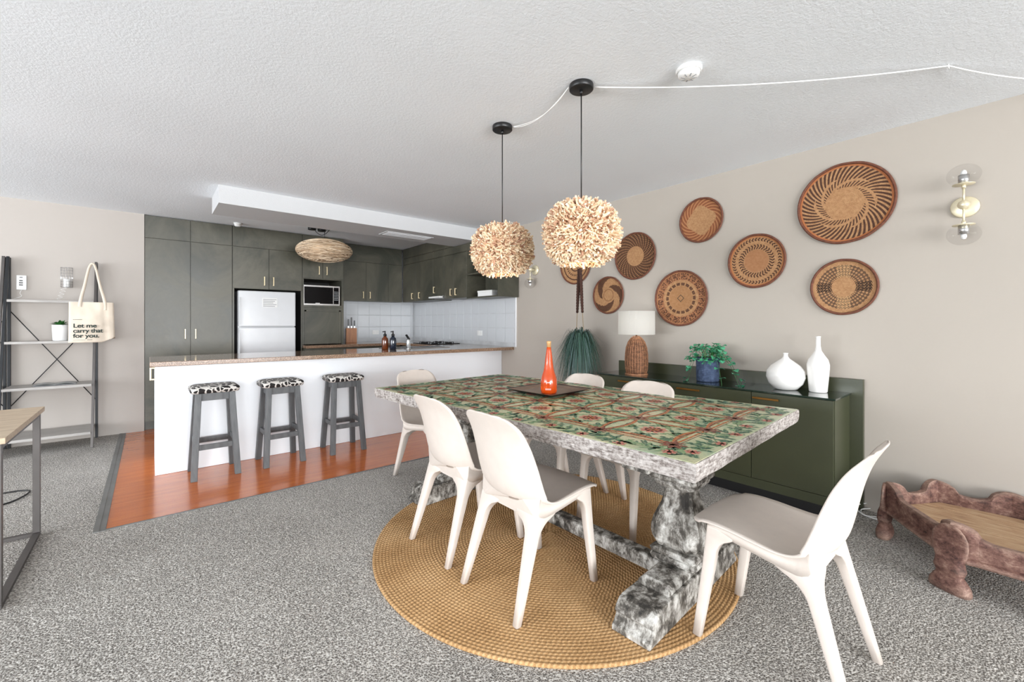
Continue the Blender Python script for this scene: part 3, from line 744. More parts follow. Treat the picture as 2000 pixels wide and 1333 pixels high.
# border double line and wavy edging
for off, w, mi in ((0, .010, 0), (-.022, .006, 0), (.014, .004, 1)):
    c = [(U0-off-.0, V0-off), (U1+off, V0-off), (U1+off, V1+off), (U0-off, V1+off), (U0-off, V0-off)]
    for a, b_ in zip(c, c[1:]): band(arc(a, b_, 0, 24), w, mi, ZP+.0003)
for i in range(nu+1):
    for j in range(nv+1):
        u, v = U0+i*du, V0+j*dv
        if i < nu:
            for bw in (.042, -.042):
                if (j == 0 and bw < 0) or (j == nv and bw > 0): continue
                band(arc((u, v), (u+du, v), bw), .015, 0); band(arc((u, v), (u+du, v), bw*.72), .005, 1, ZP+.0009)
        if j < nv:
            for bw in (.042, -.042):
                if (i == 0 and bw > 0) or (i == nu and bw < 0): continue
                band(arc((u, v), (u, v+dv), bw), .015, 0); band(arc((u, v), (u, v+dv), bw*.72), .005, 1, ZP+.0009)
        # knot
        for k in range(8): leafp(u, v, k*PI/4+.2, .058, .011, 1, ZP+.0011, 0)
        # sprigs on the diagonals
        for a in (PI/4, 3*PI/4, -PI/4, -3*PI/4):
            uu, vv = u+math.cos(a)*.05, v+math.sin(a)*.05
            if not (U0 < uu < U1 and V0 < vv < V1): continue
            for da, ln, w, mi in ((0, .085, .016, 2), (.6, .07, .012, 3), (-.6, .07, .012, 2), (1.1, .045, .009, 2), (-1.1, .045, .009, 3)): leafp(uu, vv, a+da+rng.uniform(-.15, .15), ln, w, mi, ZP+.0005+.0001*abs(da), rng.uniform(-.4, .4))
for i in range(nu):
    for j in range(nv):
        u, v = U0+(i+.5)*du, V0+(j+.5)*dv
        for k in range(10): leafp(u, v, k*PI/5, .062, .015, 4, ZP+.0008, .1)
        for k in range(6): leafp(u, v, k*PI/3+.3, .024, .008, 0, ZP+.0011, .0)
        for k in range(4):
            a = k*PI/2; uu, vv = u+math.cos(a)*.085, v+math.sin(a)*.085
            for da in (-.9, -.35, .35, .9): leafp(uu, vv, a+da+rng.uniform(-.2, .2), .062, .011, 2 if rng.random() < .55 else 3, ZP+.0006, rng.uniform(-.5, .5))
        for k in range(4):
            a = PI/4+k*PI/2; uu, vv = u+math.cos(a)*.075, v+math.sin(a)*.075
            leafp(uu, vv, a+PI/2+rng.uniform(-.3, .3), .05, .009, 3, ZP+.0004, .3); leafp(uu, vv, a-PI/2, .05, .009, 2, ZP+.0005, -.3)
for i in range(nu):
    for j in range(nv):
        for k in range(22):
            u, v = U0+(i+rng.random())*du, V0+(j+rng.random())*dv
            d_ = math.hypot((u-U0)/du-i-.5, (v-V0)/dv-j-.5)
            if d_ < .24: continue
            leafp(u, v, rng.uniform(0, 2*PI), rng.uniform(.025, .055), rng.uniform(.005, .009), rng.choice((2, 3, 3, 0)), ZP+.0002, rng.uniform(-.6, .6))
# outer border: vine with leaves and blossoms
def border(a, b_, nrm):
    a = Vector(a); b_ = Vector(b_); Lb = (b_-a).length; d = (b_-a)/Lb; nn = Vector(nrm); s = 0; k = 0
    vine = [tuple(a+d*(Lb*q/60)+nn*.028*math.sin(q/60*Lb*22)) for q in range(61)]; band(vine, .006, 3, ZP+.0003)
    while s < Lb:
        c = a+d*s+nn*.02*math.sin(s*22); base = math.atan2(d.y, d.x)
        for m in range(5): leafp(c.x, c.y, base+rng.choice((-1, 1))*rng.uniform(.3, 1.6), rng.uniform(.05, .085), rng.uniform(.008, .013), rng.choice((2, 2, 3)), ZP+.0005+.0001*(m % 3), rng.uniform(-.6, .6))
        if k % 4 == 1:
            for m in range(7): leafp(c.x+nn.x*.03*(-1)**k, c.y+nn.y*.03*(-1)**k, m*PI*2/7, .03, .009, 4, ZP+.0008, 0)
        s += .048; k += 1
mB = .078
border((mB, mB), (LU-mB, mB), (0, 1)); border((mB, mB), (mB, LV-mB), (1, 0)); border((LU-mB, mB), (LU-mB, LV-mB), (-1, 0)); border((mB, LV-mB), (LU-mB, LV-mB), (0, -1))
link('painted_ornament', pb, ['p_orange', 'p_red', 'p_dgreen', 'p_lgreen', 'p_pink'], p)
# trestles
def sqsec(h, z, ch_=.18, n=3, dent=0):
    c = h*ch_; P = []
    side = [(h, -h+c), (h-dent, -h*.28), (h-dent*.3, 0), (h-dent, h*.28), (h, h-c)]
    for k in range(4):
        a = k*PI/2
        for x, y in side: P.append((x*math.cos(a)-y*math.sin(a), x*math.sin(a)+y*math.cos(a), z))
    return P
def trestle(cx, cy, rz, par):
    MT = Matrix.Translation((cx, cy, ZR)) @ Matrix.Rotation(rz, 4, 'Z')
    def fin(name, bm, bev=.004):
        for v in bm.verts: v.co = MT @ v.co
        link(name, bm, 'trestle', par, bev)
    # foot: profile in x-z extruded along y
    prof = [(.455, .0), (.455, .022), (.44, .034), (.428, .05), (.424, .062), (.432, .07), (.425, .09), (.40, .112), (.375, .118)]
    pts = prof+[(-x, z) for x, z in prof[::-1]]
    bm = BM(); secs = []
    a = [bm.verts.new((x, -.085, z)) for x, z in pts]; b_ = [bm.verts.new((x, .085, z)) for x, z in pts]
    bm.faces.new(a[::-1]); bm.faces.new(b_)
    for i in range(len(pts)): bm.faces.new((a[i], a[(i+1) % len(pts)], b_[(i+1) % len(pts)], b_[i]))
    fin('foot', bm)
    bm = BM(); loft(bm, [rrect(0, 0, .27, .072, .004, .1185, 1), rrect(0, 0, .27, .072, .004, .138, 1), rrect(0, 0, .245, .054, .004, .154, 1)], smooth=False); fin('step_block', bm, .003)
    bm = BM()
    pr = [(.088, .150), (.09, .158), (.106, .164), (.110, .174), (.104, .186), (.096, .190), (.108, .196), (.111, .207), (.102, .216), (.088, .22)]
    loft(bm, [sqsec(h, z, .12) for h, z in pr], smooth=False); fin('base_moulding', bm, 0)
    bm = BM()
    pr = [(.080, .22), (.098, .23), (.111, .252), (.116, .28), (.114, .31), (.105, .345), (.091, .38), (.076, .415), (.067, .45), (.064, .475), (.066, .492)]
    loft(bm, [sqsec(h, z, .34, dent=.012*(h/.117)) for h, z in pr], smooth=False); fin('baluster', bm, 0)
    bm = BM()
    pr = [(.068, .492), (.076, .498), (.092, .51), (.096, .522), (.092, .53), (.104, .534), (.112, .543), (.112, .556), (.104, .562), (.09, .566), (.09, .705)]
    loft(bm, [sqsec(h, z, .1) for h, z in pr], smooth=False); fin('capital', bm, 0)
    # top beam under slab
    bm = BM(); box(bm, -.42, .42, -.06, .06, .66, .706); fin('top_beam', bm)
ta = math.atan2(.084, 1.333)
trestle(1.905, 1.028, ta, p); trestle(1.86, 2.74, ta, p)
bm = BM(); A = Vector((1.897, 1.11, .095)); B = Vector((1.866, 2.66, .095)); bar(bm, A, B, .075, .075); link('stretcher', bm, 'trestle', p, .012)
# tray and bottle
tr = thing('serving_tray', 'square dark tray with a brown inside under the orange bottle', 'tray', (2.1, 2.105, QZ+.002), .06)
bm = BM(); s = .2
loft(bm, [rrect(0, 0, .15, .15, .01, 0, 2), rrect(0, 0, .205, .205, .01, .022, 2), rrect(0, 0, .212, .212, .01, .024, 2), rrect(0, 0, .2, .2, .01, .021, 2), rrect(0, 0, .15, .15, .01, .008, 2)], smooth=False); link('rim', bm, 'black', tr)
bm = BM(); loft(bm, [rrect(0, 0, .15, .15, .01, .0082, 2), rrect(0, 0, .198, .198, .01, .0216, 2)], smooth=False, cap=False); bm.faces.new([bm.verts.new(q) for q in rrect(0, 0, .15, .15, .01, .0083, 2)]); link('tray_surface', bm, 'tray', tr)
b = thing('glass_bottle', 'tall orange glass bottle standing on the dark tray', 'bottle', (2.03, 2.03, QZ+.0108))
bm = BM(); lathe(bm, [(0, 0), (.046, 0), (.052, .005), (.0545, .02), (.0545, .075), (.052, .095), (.045, .12), (.037, .145), (.0315, .17), (.0275, .2), (.0225, .245), (.0165, .285), (.0135, .315)], 40); link('body', bm, 'oglass', b)
bm = BM(); lathe(bm, [(.0145, .300), (.0145, .332), (.0155, .334), (.0155, .345), (0, .346)], 20); link('cap', bm, 'cork', b)
bm = BM(); 
for k, (w, z) in enumerate(((.5, .074), (.7, .034), (.7, .028))):
    for i in range(8):
        a0 = -2.1-w*(i+.1)/8*1.0; a1 = -2.1-w*(i+.75)/8*1.0; r_ = .0551
        bm.faces.new([bm.verts.new((r_*math.cos(a), r_*math.sin(a), zz)) for a, zz in ((a0, z), (a1, z), (a1, z+.005-.002*(k > 0)), (a0, z+.005-.002*(k > 0)))])
link('printed_text', bm, 'paper', b)

# ---------------------------------------------------------------- sideboard
p = thing('sideboard', 'long olive green sideboard with brass pulls under the wall baskets', 'sideboard')
qbox('carcass', 3.31, 3.668, .765, 2.615, .12, .775, 'olive', p)
qbox('shadow_plinth', 3.36, 3.66, .80, 2.58, 0.001, .095, 'black', p); qbox('bottom_rail', 3.292, 3.668, .765, 2.615, .096, .16, 'olive', p, .002)  # recessed plinth coloured black to stand in for the shadow gap underneath
qbox('glass_top', 3.282, 3.668, .755, 2.625, .777, .789, 'oliveglass', p, .001)
ys = [.767, 1.252, 1.93, 2.613]
for a, b_, hy in ((ys[0], ys[1], (1.07, 1.235)), (ys[1], ys[2], (1.62, 1.81)), (ys[2], ys[3], (2.2, 2.38))):
    d = qbox('door', 3.29, 3.308, a+.002, b_-.002, .163, .774, 'olive', p, .0015)
    bm = BM(); box(bm, 3.262, 3.272, hy[0], hy[1], .732, .746); box(bm, 3.272, 3.29, hy[0]+.01, hy[0]+.022, .735, .744); box(bm, 3.272, 3.29, hy[1]-.022, hy[1]-.01, .735, .744); link('handle', bm, 'brass', d, .002)
p2 = tag(qbox('backing_panel', 3.672, XW-.002, .692, 2.665, .002, .883, 'olive', None, .002), 'olive green backing panel fixed to the wall behind the sideboard', 'panel')
ZS = .7895
# lamp
p = thing('table_lamp', 'rattan table lamp with a white drum shade on the sideboard', 'lamp', (3.44, 2.30, ZS))
rp = [(.088, .006), (.098, .05), (.102, .11), (.1, .19), (.092, .25), (.075, .30), (.05, .335), (.022, .355)]
bm = BM(); lathe(bm, [(0, 0), (.092, 0)]+[(r-.006, z) for r, z in rp]+[(0, .352)], 28); link('woven_skin', bm, 'rattan_in', p)
bm = BM()
for k in range(26):
    a = 2*PI*k/26; tube(bm, [(r*math.cos(a), r*math.sin(a), z) for r, z in rp], .0032, 4)
zz = .012
while zz < .34:
    for i in range(len(rp)-1):
        if rp[i][1] <= zz <= rp[i+1][1] or (i == 0 and zz < rp[0][1]):
            f = (zz-rp[i][1])/(rp[i+1][1]-rp[i][1]); r_ = rp[i][0]+(rp[i+1][0]-rp[i][0])*f+.001
            tube(bm, [(r_*math.cos(2*PI*k/26), r_*math.sin(2*PI*k/26), zz) for k in range(26)], .003, 4, closed=True); break
    zz += .0135
link('rattan_base', bm, 'rattan', p, kind='stuff')
bm = BM(); lathe(bm, [(.1, 0), (.104, .006), (.1, .012), (.09, .012), (.09, 0)], 28, cap=False); link('base_ring', bm, 'rattan', p)
bm = BM(); lathe(bm, [(.008, .35), (.008, .40)], 10); link('stem', bm, 'brass', p)
bm = BM(); lathe(bm, [(.165, .37), (.163, .585)], 48, cap=False); bmesh.ops.solidify(bm, geom=bm.faces[:], thickness=.003); link('lamp_shade', bm, 'shade', p)
bm = BM()
for k in range(3): a = k*2*PI/3; bar(bm, (0, 0, .57), (.161*math.cos(a), .161*math.sin(a), .57), .004)
bar(bm, (0, 0, .40), (0, 0, .57), .005); link('shade_spider', bm, 'brass', p)
l = bpy.data.lights.new('lamp_glow', 'POINT'); l.energy = .45; l.color = (1, .97, .93); l.shadow_soft_size = .04
lo = bpy.data.objects.new('lamp_glow', l); COL.objects.link(lo); lo.parent = p; lo.location = (0, 0, .48)
# ivy
def leafmesh(name, ln, w, mat):
    bm = BM(); n = 6; rows = []
    for k in range(n+1):
        s = k/n; ww = w*math.sin(PI*min(.985, s*.96+.03))**.8; y = s*ln; z = .12*ln*math.sin(PI*s)
        rows.append([bm.verts.new((-ww, y, z+ww*.25)), bm.verts.new((0, y, z)), bm.verts.new((ww, y, z+ww*.25))])
    for A, B in zip(rows, rows[1:]):
        for i in (0, 1): bm.faces.new((A[i], A[i+1], B[i+1], B[i])).smooth = True
    return link(name, bm, mat)
p = thing('trailing_plant', 'leafy trailing green plant in a blue woven pot on the sideboard', 'plant', (3.50, 1.665, ZS))
bm = BM(); lathe(bm, [(0, 0), (.082, 0), (.086, .01), (.09, .17), (.094, .185), (.094, .195), (.086, .195), (.084, .16)], 32); pot = link('pot', bm, 'bluepot', p)
bm = BM(); lathe(bm, [(0, .165), (.084, .165)], 24, cap=False); link('soil', bm, 'soil', pot)
rng = random.Random(5); lf = leafmesh('leaf', .058, .023, 'ivy'); placed = 0
vines = []
for k in range(26):
    a = rng.uniform(0, 2*PI); ln = rng.uniform(.07, .15); vines.append((a, ln, .06))
vines += [(-PI/2-.25, .30, .16), (-PI/2+.2, .24, .13), (-PI/2-.6, .22, .20), (PI/2+.5, .17, .24), (PI/2+.9, .15, .2), (PI+.3, .12, .1)]
vb = BM()
for (a, ln, drop) in vines:
    pts = []; n = 8
    for k in range(n+1):
        s = k/n; pts.append(Vector((.02*math.cos(a)+ln*s*math.cos(a), .02*math.sin(a)+ln*s*math.sin(a), .165+((.05+.09*((a*7.3) % 1))*math.sin(PI*min(1, s*1.1)) if ln < .16 else .08*math.sin(PI*min(1, s*1.1)))-drop*s*s*(1.6 if ln > .16 else .5)+(.03 if ln < .16 else .02)*s)))
    tube(vb, pts, .0016, 5)
    for k in range(3 if ln < .16 else 2, n+1, 1 if ln > .16 else 2):
        for sd in (-1, 1):
            r_ = (rng.uniform(-.5, .3), rng.uniform(-.4, .4), a-PI/2+sd*rng.uniform(.5, 1.3)); sc = rng.uniform(.55, .95)
            if placed == 0: lf.parent = p; lf.location = pts[k]; lf.rotation_euler = r_; lf.scale = (sc,)*3
            else: share(lf, 'leaf', pts[k], r_, p, sc)
            placed += 1
link('stems', vb, 'leaf', p)
# vases
bm = BM(); lathe(bm, [(0, 0), (.055, 0), (.075, .006), (.108, .045), (.123, .09), (.118, .135), (.092, .172), (.055, .2), (.025, .222), (.015, .238), (.014, .252), (.018, .262), (.013, .262), (.010, .24)], 48)
o = link('round_vase', bm, 'porcelain'); o.location = (3.50, 1.10, ZS); tag(o, 'round squat white ceramic vase with a narrow neck on the sideboard', 'vase')
bm = BM(); lathe(bm, [(0, 0), (.05, 0), (.054, .006), (.06, .08), (.066, .16), (.067, .19), (.058, .225), (.038, .255), (.02, .285), (.0145, .32), (.0135, .37), (.017, .385), (.013, .385), (.0105, .36)], 48)
o = link('bottle_vase', bm, 'porcelain'); o.location = (3.535, .912, ZS); tag(o, 'tall slim white bottle vase at the right end of the sideboard', 'vase')

# ---------------------------------------------------------------- wall baskets
def basket_mat(kind):
    t = NT('basket_weave_'+kind); x, y, z = t.xyz(t.coord()); r = (x*x+y*y).sqrt(); th = t.math('ARCTAN2', y, x)
    n = t.noise(70, 3, .7); nb = t.noise(12, 3, .6)
    tan = t.ramp(n*.6+nb*.4, [(.3, (132, 94, 64)), (.5, (172, 130, 92)), (.7, (196, 158, 118))])
    dark = t.ramp(n, [(.3, (58, 38, 30)), (.7, (98, 68, 54))]); ring = (r*2*PI*42).sin()
    red = (126, 62, 40)
    rr = r*1.0
    if kind == 'swirl':
        A = (th*50+r*40).sin(); B = ((r*34)*1.0+th*6).sin()
        m = A.gt(-.1)*r.rng(.64, .9) + A.gt(.1)*B.gt(-.5)*r.rng(.40, .66)
        c = t.mix(m, tan, dark); c = t.mix(r.rng(.9, .95), c, (172, 108, 70))
    elif kind == 'zigzag':
        zz = ((x*7).fr()-.5).abs()*.3; hz = (((y+zz)*11).fr()).lt(.35)*(y.abs().lt(.2)); zz2 = ((y*6).fr()-.5).abs()*.34
        vz = (((x+zz2)*10).fr()).lt(.5)*(x.abs().lt(.17)); sp = ((th*40).sin()+(r*60).sin()).gt(-.35); base = sp*r.rng(.36, .8)
        c = t.mix(base*.85, tan, (80, 62, 52)); c = t.mix(hz*r.rng(.36, .8), c, (196, 160, 116)); c = t.mix(vz*r.rng(.36, .82), c, (34, 26, 22))
    elif kind == 'dashes':
        m = ((th*34+r*34).sin().gt(0))*r.rng(.44, .54)+((th*34-r*34).sin().gt(0))*r.rng(.54, .62) + ((th*46-r*40).sin().gt(0))*r.rng(.74, .80)+((th*46+r*40).sin().gt(0))*r.rng(.8, .86); c = t.mix(m, tan, dark)
        c = t.mix(r.lt(.42)*.5, c, (156, 104, 72)); c = t.mix(r.rng(.88, .97), c, (176, 116, 76))
    elif kind == 'wave':
        edge = (th*4+1.0).sin()*.06+.62; o1 = (r-edge).gt(0); c = t.mix(o1*.8, tan, (124, 66, 44)); m = o1*((th*22+r*40).sin().gt(.3)); c = t.mix(m*.7, c, (186, 134, 92))
    elif kind == 'blocks':
        dn = t.noise(26, 2, .6).gt(.5)
        m = ((th*8).sin().abs().gt(.22))*r.rng(.68, .9)*dn + ((th*9).sin().abs().gt(.4))*r.rng(.46, .56)*(n.gt(.42)); c = t.mix(r.rng(.66, .94)*.45, tan, (150, 84, 58)); c = t.mix(m, c, dark); c = t.mix(r.lt(.44)*.4, c, (150, 104, 66)); c = t.mix((x.abs()+y.abs()).rng(.1, .14), c, (96, 78, 60))
    elif kind == 'speckle':
        m = ((th*30+r*24).sin()*(r*56).sin()).gt(-.12)*r.rng(.42, .93); c = t.mix(r.gt(.42)*.6, tan, (124, 84, 60)); c = t.mix(m*.85, c, (50, 34, 30))
    elif kind == 'blades':
        q = (th*3+r*7.5).sin()+(nb-.5)*1.6; m = q.gt(.1)*r.rng(.42, .95); c = t.mix(m*.85, tan, (66, 40, 34)); c = t.mix(r.rng(.28, .34)*.5, c, (110, 70, 46))
    else:
        m = r.rng(.3, .36)+((th*30).sin().gt(0))*r.rng(.5, .6)+r.rng(.74, .8); c = t.mix(m, tan, dark)
    t.col(c); t.set(.8, spec=.2); t.bump(ring*.35+n*.5, .5, .003); return t.m
M['rim'] = wood('basket_rim', (84, 46, 34), (120, 72, 50), (30, 30, 30), .75)
def basket(y, z, R, kind, label, tilt=0):
    o = thing('woven_basket', label, 'basket', (XW-.004, y, z), 0, 'woven baskets on the greige wall'); o.rotation_euler = (0, -PI/2, 0)
    o.rotation_euler = (tilt, -PI/2, 0)
    bm = BM(); prof = [(0, .010)]; n = 30
    for k in range(n):
        for q in (.25, .75):
            s = (k+q)/n; prof.append((s*.97, (.012+.020*s**2)/R*.25+.0035/R*.25*(1 if q == .5 else 0)))
    prof += [(.97, .05/R*.25), (.96, 0.0)]
    lathe(bm, prof, 72); c = link('woven_disc', bm, basket_mat(kind), o); c.scale = (R, R, R)
    bm = BM(); N_ = 96
    tube(bm, [((.972+.004*math.sin(k*7))*R*math.cos(2*PI*k/N_), .972*R*math.sin(2*PI*k/N_), .014+.001*math.sin(k*2.1)) for k in range(N_)], .0085, 8, closed=True)
    link('coiled_rim', bm, 'rim', o)
basket(.802, 2.10, .281, 'swirl', 'largest woven basket on the wall, dark spiral teeth round a tan centre')
basket(.806, 1.518, .193, 'zigzag', 'woven basket with zigzag bands, directly below the largest basket')
basket(1.371, 1.761, .214, 'dashes', 'tan woven basket with two dashed dark rings left of the largest basket')
basket(1.82, 2.168, .194, 'wave', 'reddish woven basket with a wavy tan centre, highest of the left group')
basket(2.01, 1.491, .254, 'blocks', 'woven basket with a ring of dark blocks, above and right of the table lamp')
basket(2.49, 1.932, .234, 'speckle', 'dark speckled woven basket just right of the front pendant lamp')
basket(2.817, 1.558, .195, 'blades', 'small woven basket with dark swirling blades left above the table lamp')
basket(3.275, 1.93, .225, 'rings', 'woven basket half hidden behind the front pendant lamp')

# ---------------------------------------------------------------- sconces
def globe(bm, c, r, n=24):
    lathe(bm, [(r*math.sin(PI*k/14), -r*math.cos(PI*k/14)) for k in range(1, 14)], n, c, cap=False)
def sconce(y, z, two, label):
    p = thing('wall_sconce', label, 'wall light', (XW-.001, y, z))
    bm = BM(); lathe(bm, [(.062, 0), (.062, .012), (.057, .016), (0, .016)], 36)
    for v in bm.verts: v.co = Matrix.Rotation(-PI/2, 4, 'Y') @ v.co
    link('backplate', bm, 'goldp', p)
    bm = BM(); lathe(bm, [(.027*math.sin(PI*k/12), -.027*math.cos(PI*k/12)) for k in range(0, 13)], 24, (-.09, 0, 0)); tube(bm, [(-.016, 0, 0), (-.09, 0, 0)], .008, 10); link('ball_joint', bm, 'goldp', p)
    for s in ((1, -1) if two else (-1,)):
        bm = BM(); tube(bm, [(-.09, 0, 0), (-.09, 0, s*.115)], .0055, 10); tube(bm, [(-.09, 0, s*.095), (-.09, 0, s*.118)], .010, 12); link('arm', bm, 'goldp', p)
        bm = BM(); lathe(bm, [(0, s*.116), (.048, s*.116), (.048, s*.120), (0, s*.120)], 32, (-.09, 0, 0)); link('gallery_disc', bm, 'goldp', p)
        bm = BM(); lathe(bm, [(.024, s*.1205), (.024, s*.172), (.014, s*.173)], 24, (-.09, 0, 0)); link('lamp_holder', bm, 'steel', p)
        bm = BM(); lathe(bm, [(.012, s*.173), (.014, s*.185), (.010, s*.198), (0, s*.203)], 16, (-.09, 0, 0)); link('bulb', bm, 'paper', p)
        bm = BM(); R_ = .073; cz = s*.172
        lathe(bm, [(R_*math.sin(a), -R_*.86*math.cos(a)) for a in [PI*(k/18) for k in range(1, 19)] if (s < 0 or a > .8) and (s > 0 or a < PI-.8)], 32, (-.09, 0, cz), cap=False); link('glass_globe', bm, 'glass', p)
M['goldp'] = plain('champagne_metal', (222, 212, 184), .35, .45)
sconce(.222, 1.955, True, 'champagne wall sconce with clear glass globes above and below, right of the baskets')
sconce(3.945, 1.928, False, 'small sconce with one glass globe behind the pendant lamps by the kitchen tiles')

# ---------------------------------------------------------------- pendants
def pendant(x, y, zc, R, Hh, label, seed):
    p = thing('pendant_lamp', label, 'pendant lamp', (x, y, ZC), 0, 'driftwood pendant lamps over the table')
    bm = BM(); lathe(bm, [(.062, 0), (.064, -.004), (.064, -.026), (.06, -.03), (0, -.03)], 36); link('canopy', bm, 'black', p)
    zt = zc-ZC
    bm = BM(); lathe(bm, [(.009, -.05), (.009, -.03)], 12); tube(bm, [(0, 0, -.03), (0, 0, zt+Hh*.35)], .0032, 8); link('cord', bm, 'black', p)
    bm = BM(); rk = R-.030; hk = Hh/2-.018
    prof = [(max(.02, rk*math.sin(PI*k/16)**.62), -hk*math.cos(PI*k/16)) for k in range(2, 15)]
    lathe(bm, [(r_, z+zt) for r_, z in prof], 36, cap=False); link('shade_core', bm, 'stickin', p)
    rg = random.Random(seed); bm = BM(); rows = 30
    for j in range(rows):
        ph = PI*(.10+.78*j/(rows-1)); rr_ = math.sin(ph)**.62*rk; zz = math.cos(ph)*hk
        nrow = max(10, int(2*PI*max(rr_, .05)/.0112))
        for i in range(nrow):
            th = 2*PI*(i+rg.uniform(-.35, .35))/nrow+j*.37
            # outward direction blended with downward fan
            nx = math.sin(ph)*1.0; nz = math.cos(ph)*.9
            d = Vector((math.cos(th)*nx, math.sin(th)*nx, nz)); d += Vector((rg.uniform(-1.2, 1.2), rg.uniform(-1.2, 1.2), rg.uniform(-.8, .7))); d.normalize()
            base = Vector((rr_*math.cos(th), rr_*math.sin(th), zz+zt)); ln = rg.uniform(.016, .036); w = rg.uniform(.009, .015)
            bar(bm, base-d*.008, base+d*ln, w, w*.5, up=(rg.uniform(-1, 1), rg.uniform(-1, 1), rg.uniform(.2, 1)), w2=w*.75, h2=w*.4)
    for k in range(46):
        th = 2*PI*k/46; r_ = R*.50; z = zt-hk*.98
        bar(bm, (r_*math.cos(th), r_*math.sin(th), z), (r_*math.cos(th+.22)*1.03, r_*math.sin(th+.22)*1.03, z-.006+rg.uniform(-.006, .006)), .009, .006)
    link('driftwood_shards', bm, 'stick', p, kind='stuff')
    bm = BM(); lathe(bm, [(.03*math.sin(PI*k/10), -.03*math.cos(PI*k/10)+zt) for k in range(11)], 16); link('bulb', bm, 'bulbm', p)
    l = bpy.data.lights.new('pendant_glow', 'POINT'); l.energy = 1.2; l.color = (1, .86, .66); l.shadow_soft_size = .03
    lo = bpy.data.objects.new('pendant_glow', l); COL.objects.link(lo); lo.parent = p; lo.location = (0, 0, zt-.05)
t = NT('lit_bulb'); t.col((255, 240, 220)); t.set(.5, emit=((255, 226, 180), 4)); M['bulbm'] = t.m
PA = (1.762, 1.518); PB = (1.742, 2.165)
pendant(PA[0], PA[1], 1.742, .213, .352, 'large round driftwood pendant lamp hanging nearest, on the right', 1)
pendant(PB[0], PB[1], 1.735, .211, .338, 'round driftwood pendant lamp hanging farther back, on the left', 2)
# ceiling cables
def sag(a, b_, drop, n=20, lat=0):
    a = Vector(a); b_ = Vector(b_); s_ = Vector((-(b_-a).y, (b_-a).x, 0)).normalized() if (b_-a).length else Vector()
    return [a.lerp(b_, k/n)+Vector((0, 0, -drop*4*(k/n)*(1-k/n)))+s_*lat*4*(k/n)*(1-k/n) for k in range(n+1)]
zc_ = ZC-.012
bm = BM(); tube(bm, sag((PA[0]+.055, PA[1]-.045, zc_), (3.0, .235, ZC-.008), .035, 40), .0035, 6)
tube(bm, sag((3.0, .235, ZC-.008), (3.70, -.25, ZC-.03), .03, 16), .0035, 6); tag(link('white_cable', bm, 'plastic'), 'long white cable sagging along the ceiling to the right wall', 'cable')
bm = BM(); tube(bm, sag((PB[0]+.04, PB[1]-.05, zc_), (PA[0]-.05, PA[1]+.045, zc_), .06, 20), .0025, 6); tube(bm, sag((PB[0]+.035, PB[1]-.05, zc_), (PA[0]-.05, PA[1]+.045, zc_), .035, 20, .03), .0025, 6)
tag(link('white_cable', bm, 'plastic'), 'thin twin white cable looping between the two pendant canopies', 'cable')
bm = BM(); tube(bm, [(0, 0, 0), (0, 0, -.012), (.006, 0, -.018), (.012, 0, -.012)], .0025, 6); o = link('ceiling_hook', bm, 'plastic'); o.location = (3.0, .235, ZC); tag(o, 'small white hook holding the cable near the right wall', 'hook')
# kitchen wicker lamp
kx, ky, kz = 1.756, 5.9, 2.21
p = thing('wicker_pendant', 'flattened oval wicker pendant lamp in front of the fridge cupboards', 'pendant lamp', (kx, ky, ZC))
zt = kz-ZC; bm = BM(); lathe(bm, [(.045, 0), (.045, -.02), (0, -.02)], 24); tube(bm, [(0, 0, -.02), (0, 0, zt+.13)], .004, 8); link('cord', bm, 'black', p)
bm = BM(); lathe(bm, [(.32*math.sin(PI*k/16), -.125*math.cos(PI*k/16)+zt) for k in range(2, 16)], 40, cap=False); link('shade_core', bm, 'wickercore', p)
bm = BM(); rg = random.Random(9)
for k in range(560):
    a0 = rg.uniform(0, 2*PI); ph0 = rg.uniform(.12, .93)*PI; da = rg.uniform(.5, 1.3)*rg.choice((-1, 1)); dp = rg.uniform(-.35, .35); pts = []
    for q in range(7):
        s = q/6; ph = min(PI*.95, max(PI*.06, ph0+dp*s)); a = a0+da*s; e = 1+.012*math.sin(PI*s)+rg.uniform(0, .012)
        pts.append((.338*e*math.sin(ph)*math.cos(a), .338*e*math.sin(ph)*math.sin(a), -.145*e*math.cos(ph)+zt))
    tube(bm, pts, rg.uniform(.0016, .003), 4)
link('wicker_strands', bm, 'wicker', p, kind='stuff')
p = thing('ceiling_canopy', 'small black ceiling canopy with a looping black cord above the wicker lamp', 'fixture', (1.66, 6.12, ZC))
bm = BM(); lathe(bm, [(.05, 0), (.05, -.03), (0, -.03)], 24); bm2 = bm; link('canopy', bm, 'black', p)
bm = BM(); lathe(bm, [(.05, 0), (.05, -.03), (0, -.03)], 24, (.13, .02, 0)); link('canopy', bm, 'black', p)
bm = BM(); tube(bm, sag((.03, 0, -.02), (.15, -.35, -.01), .10, 16), .004, 6); link('cord', bm, 'black', p)

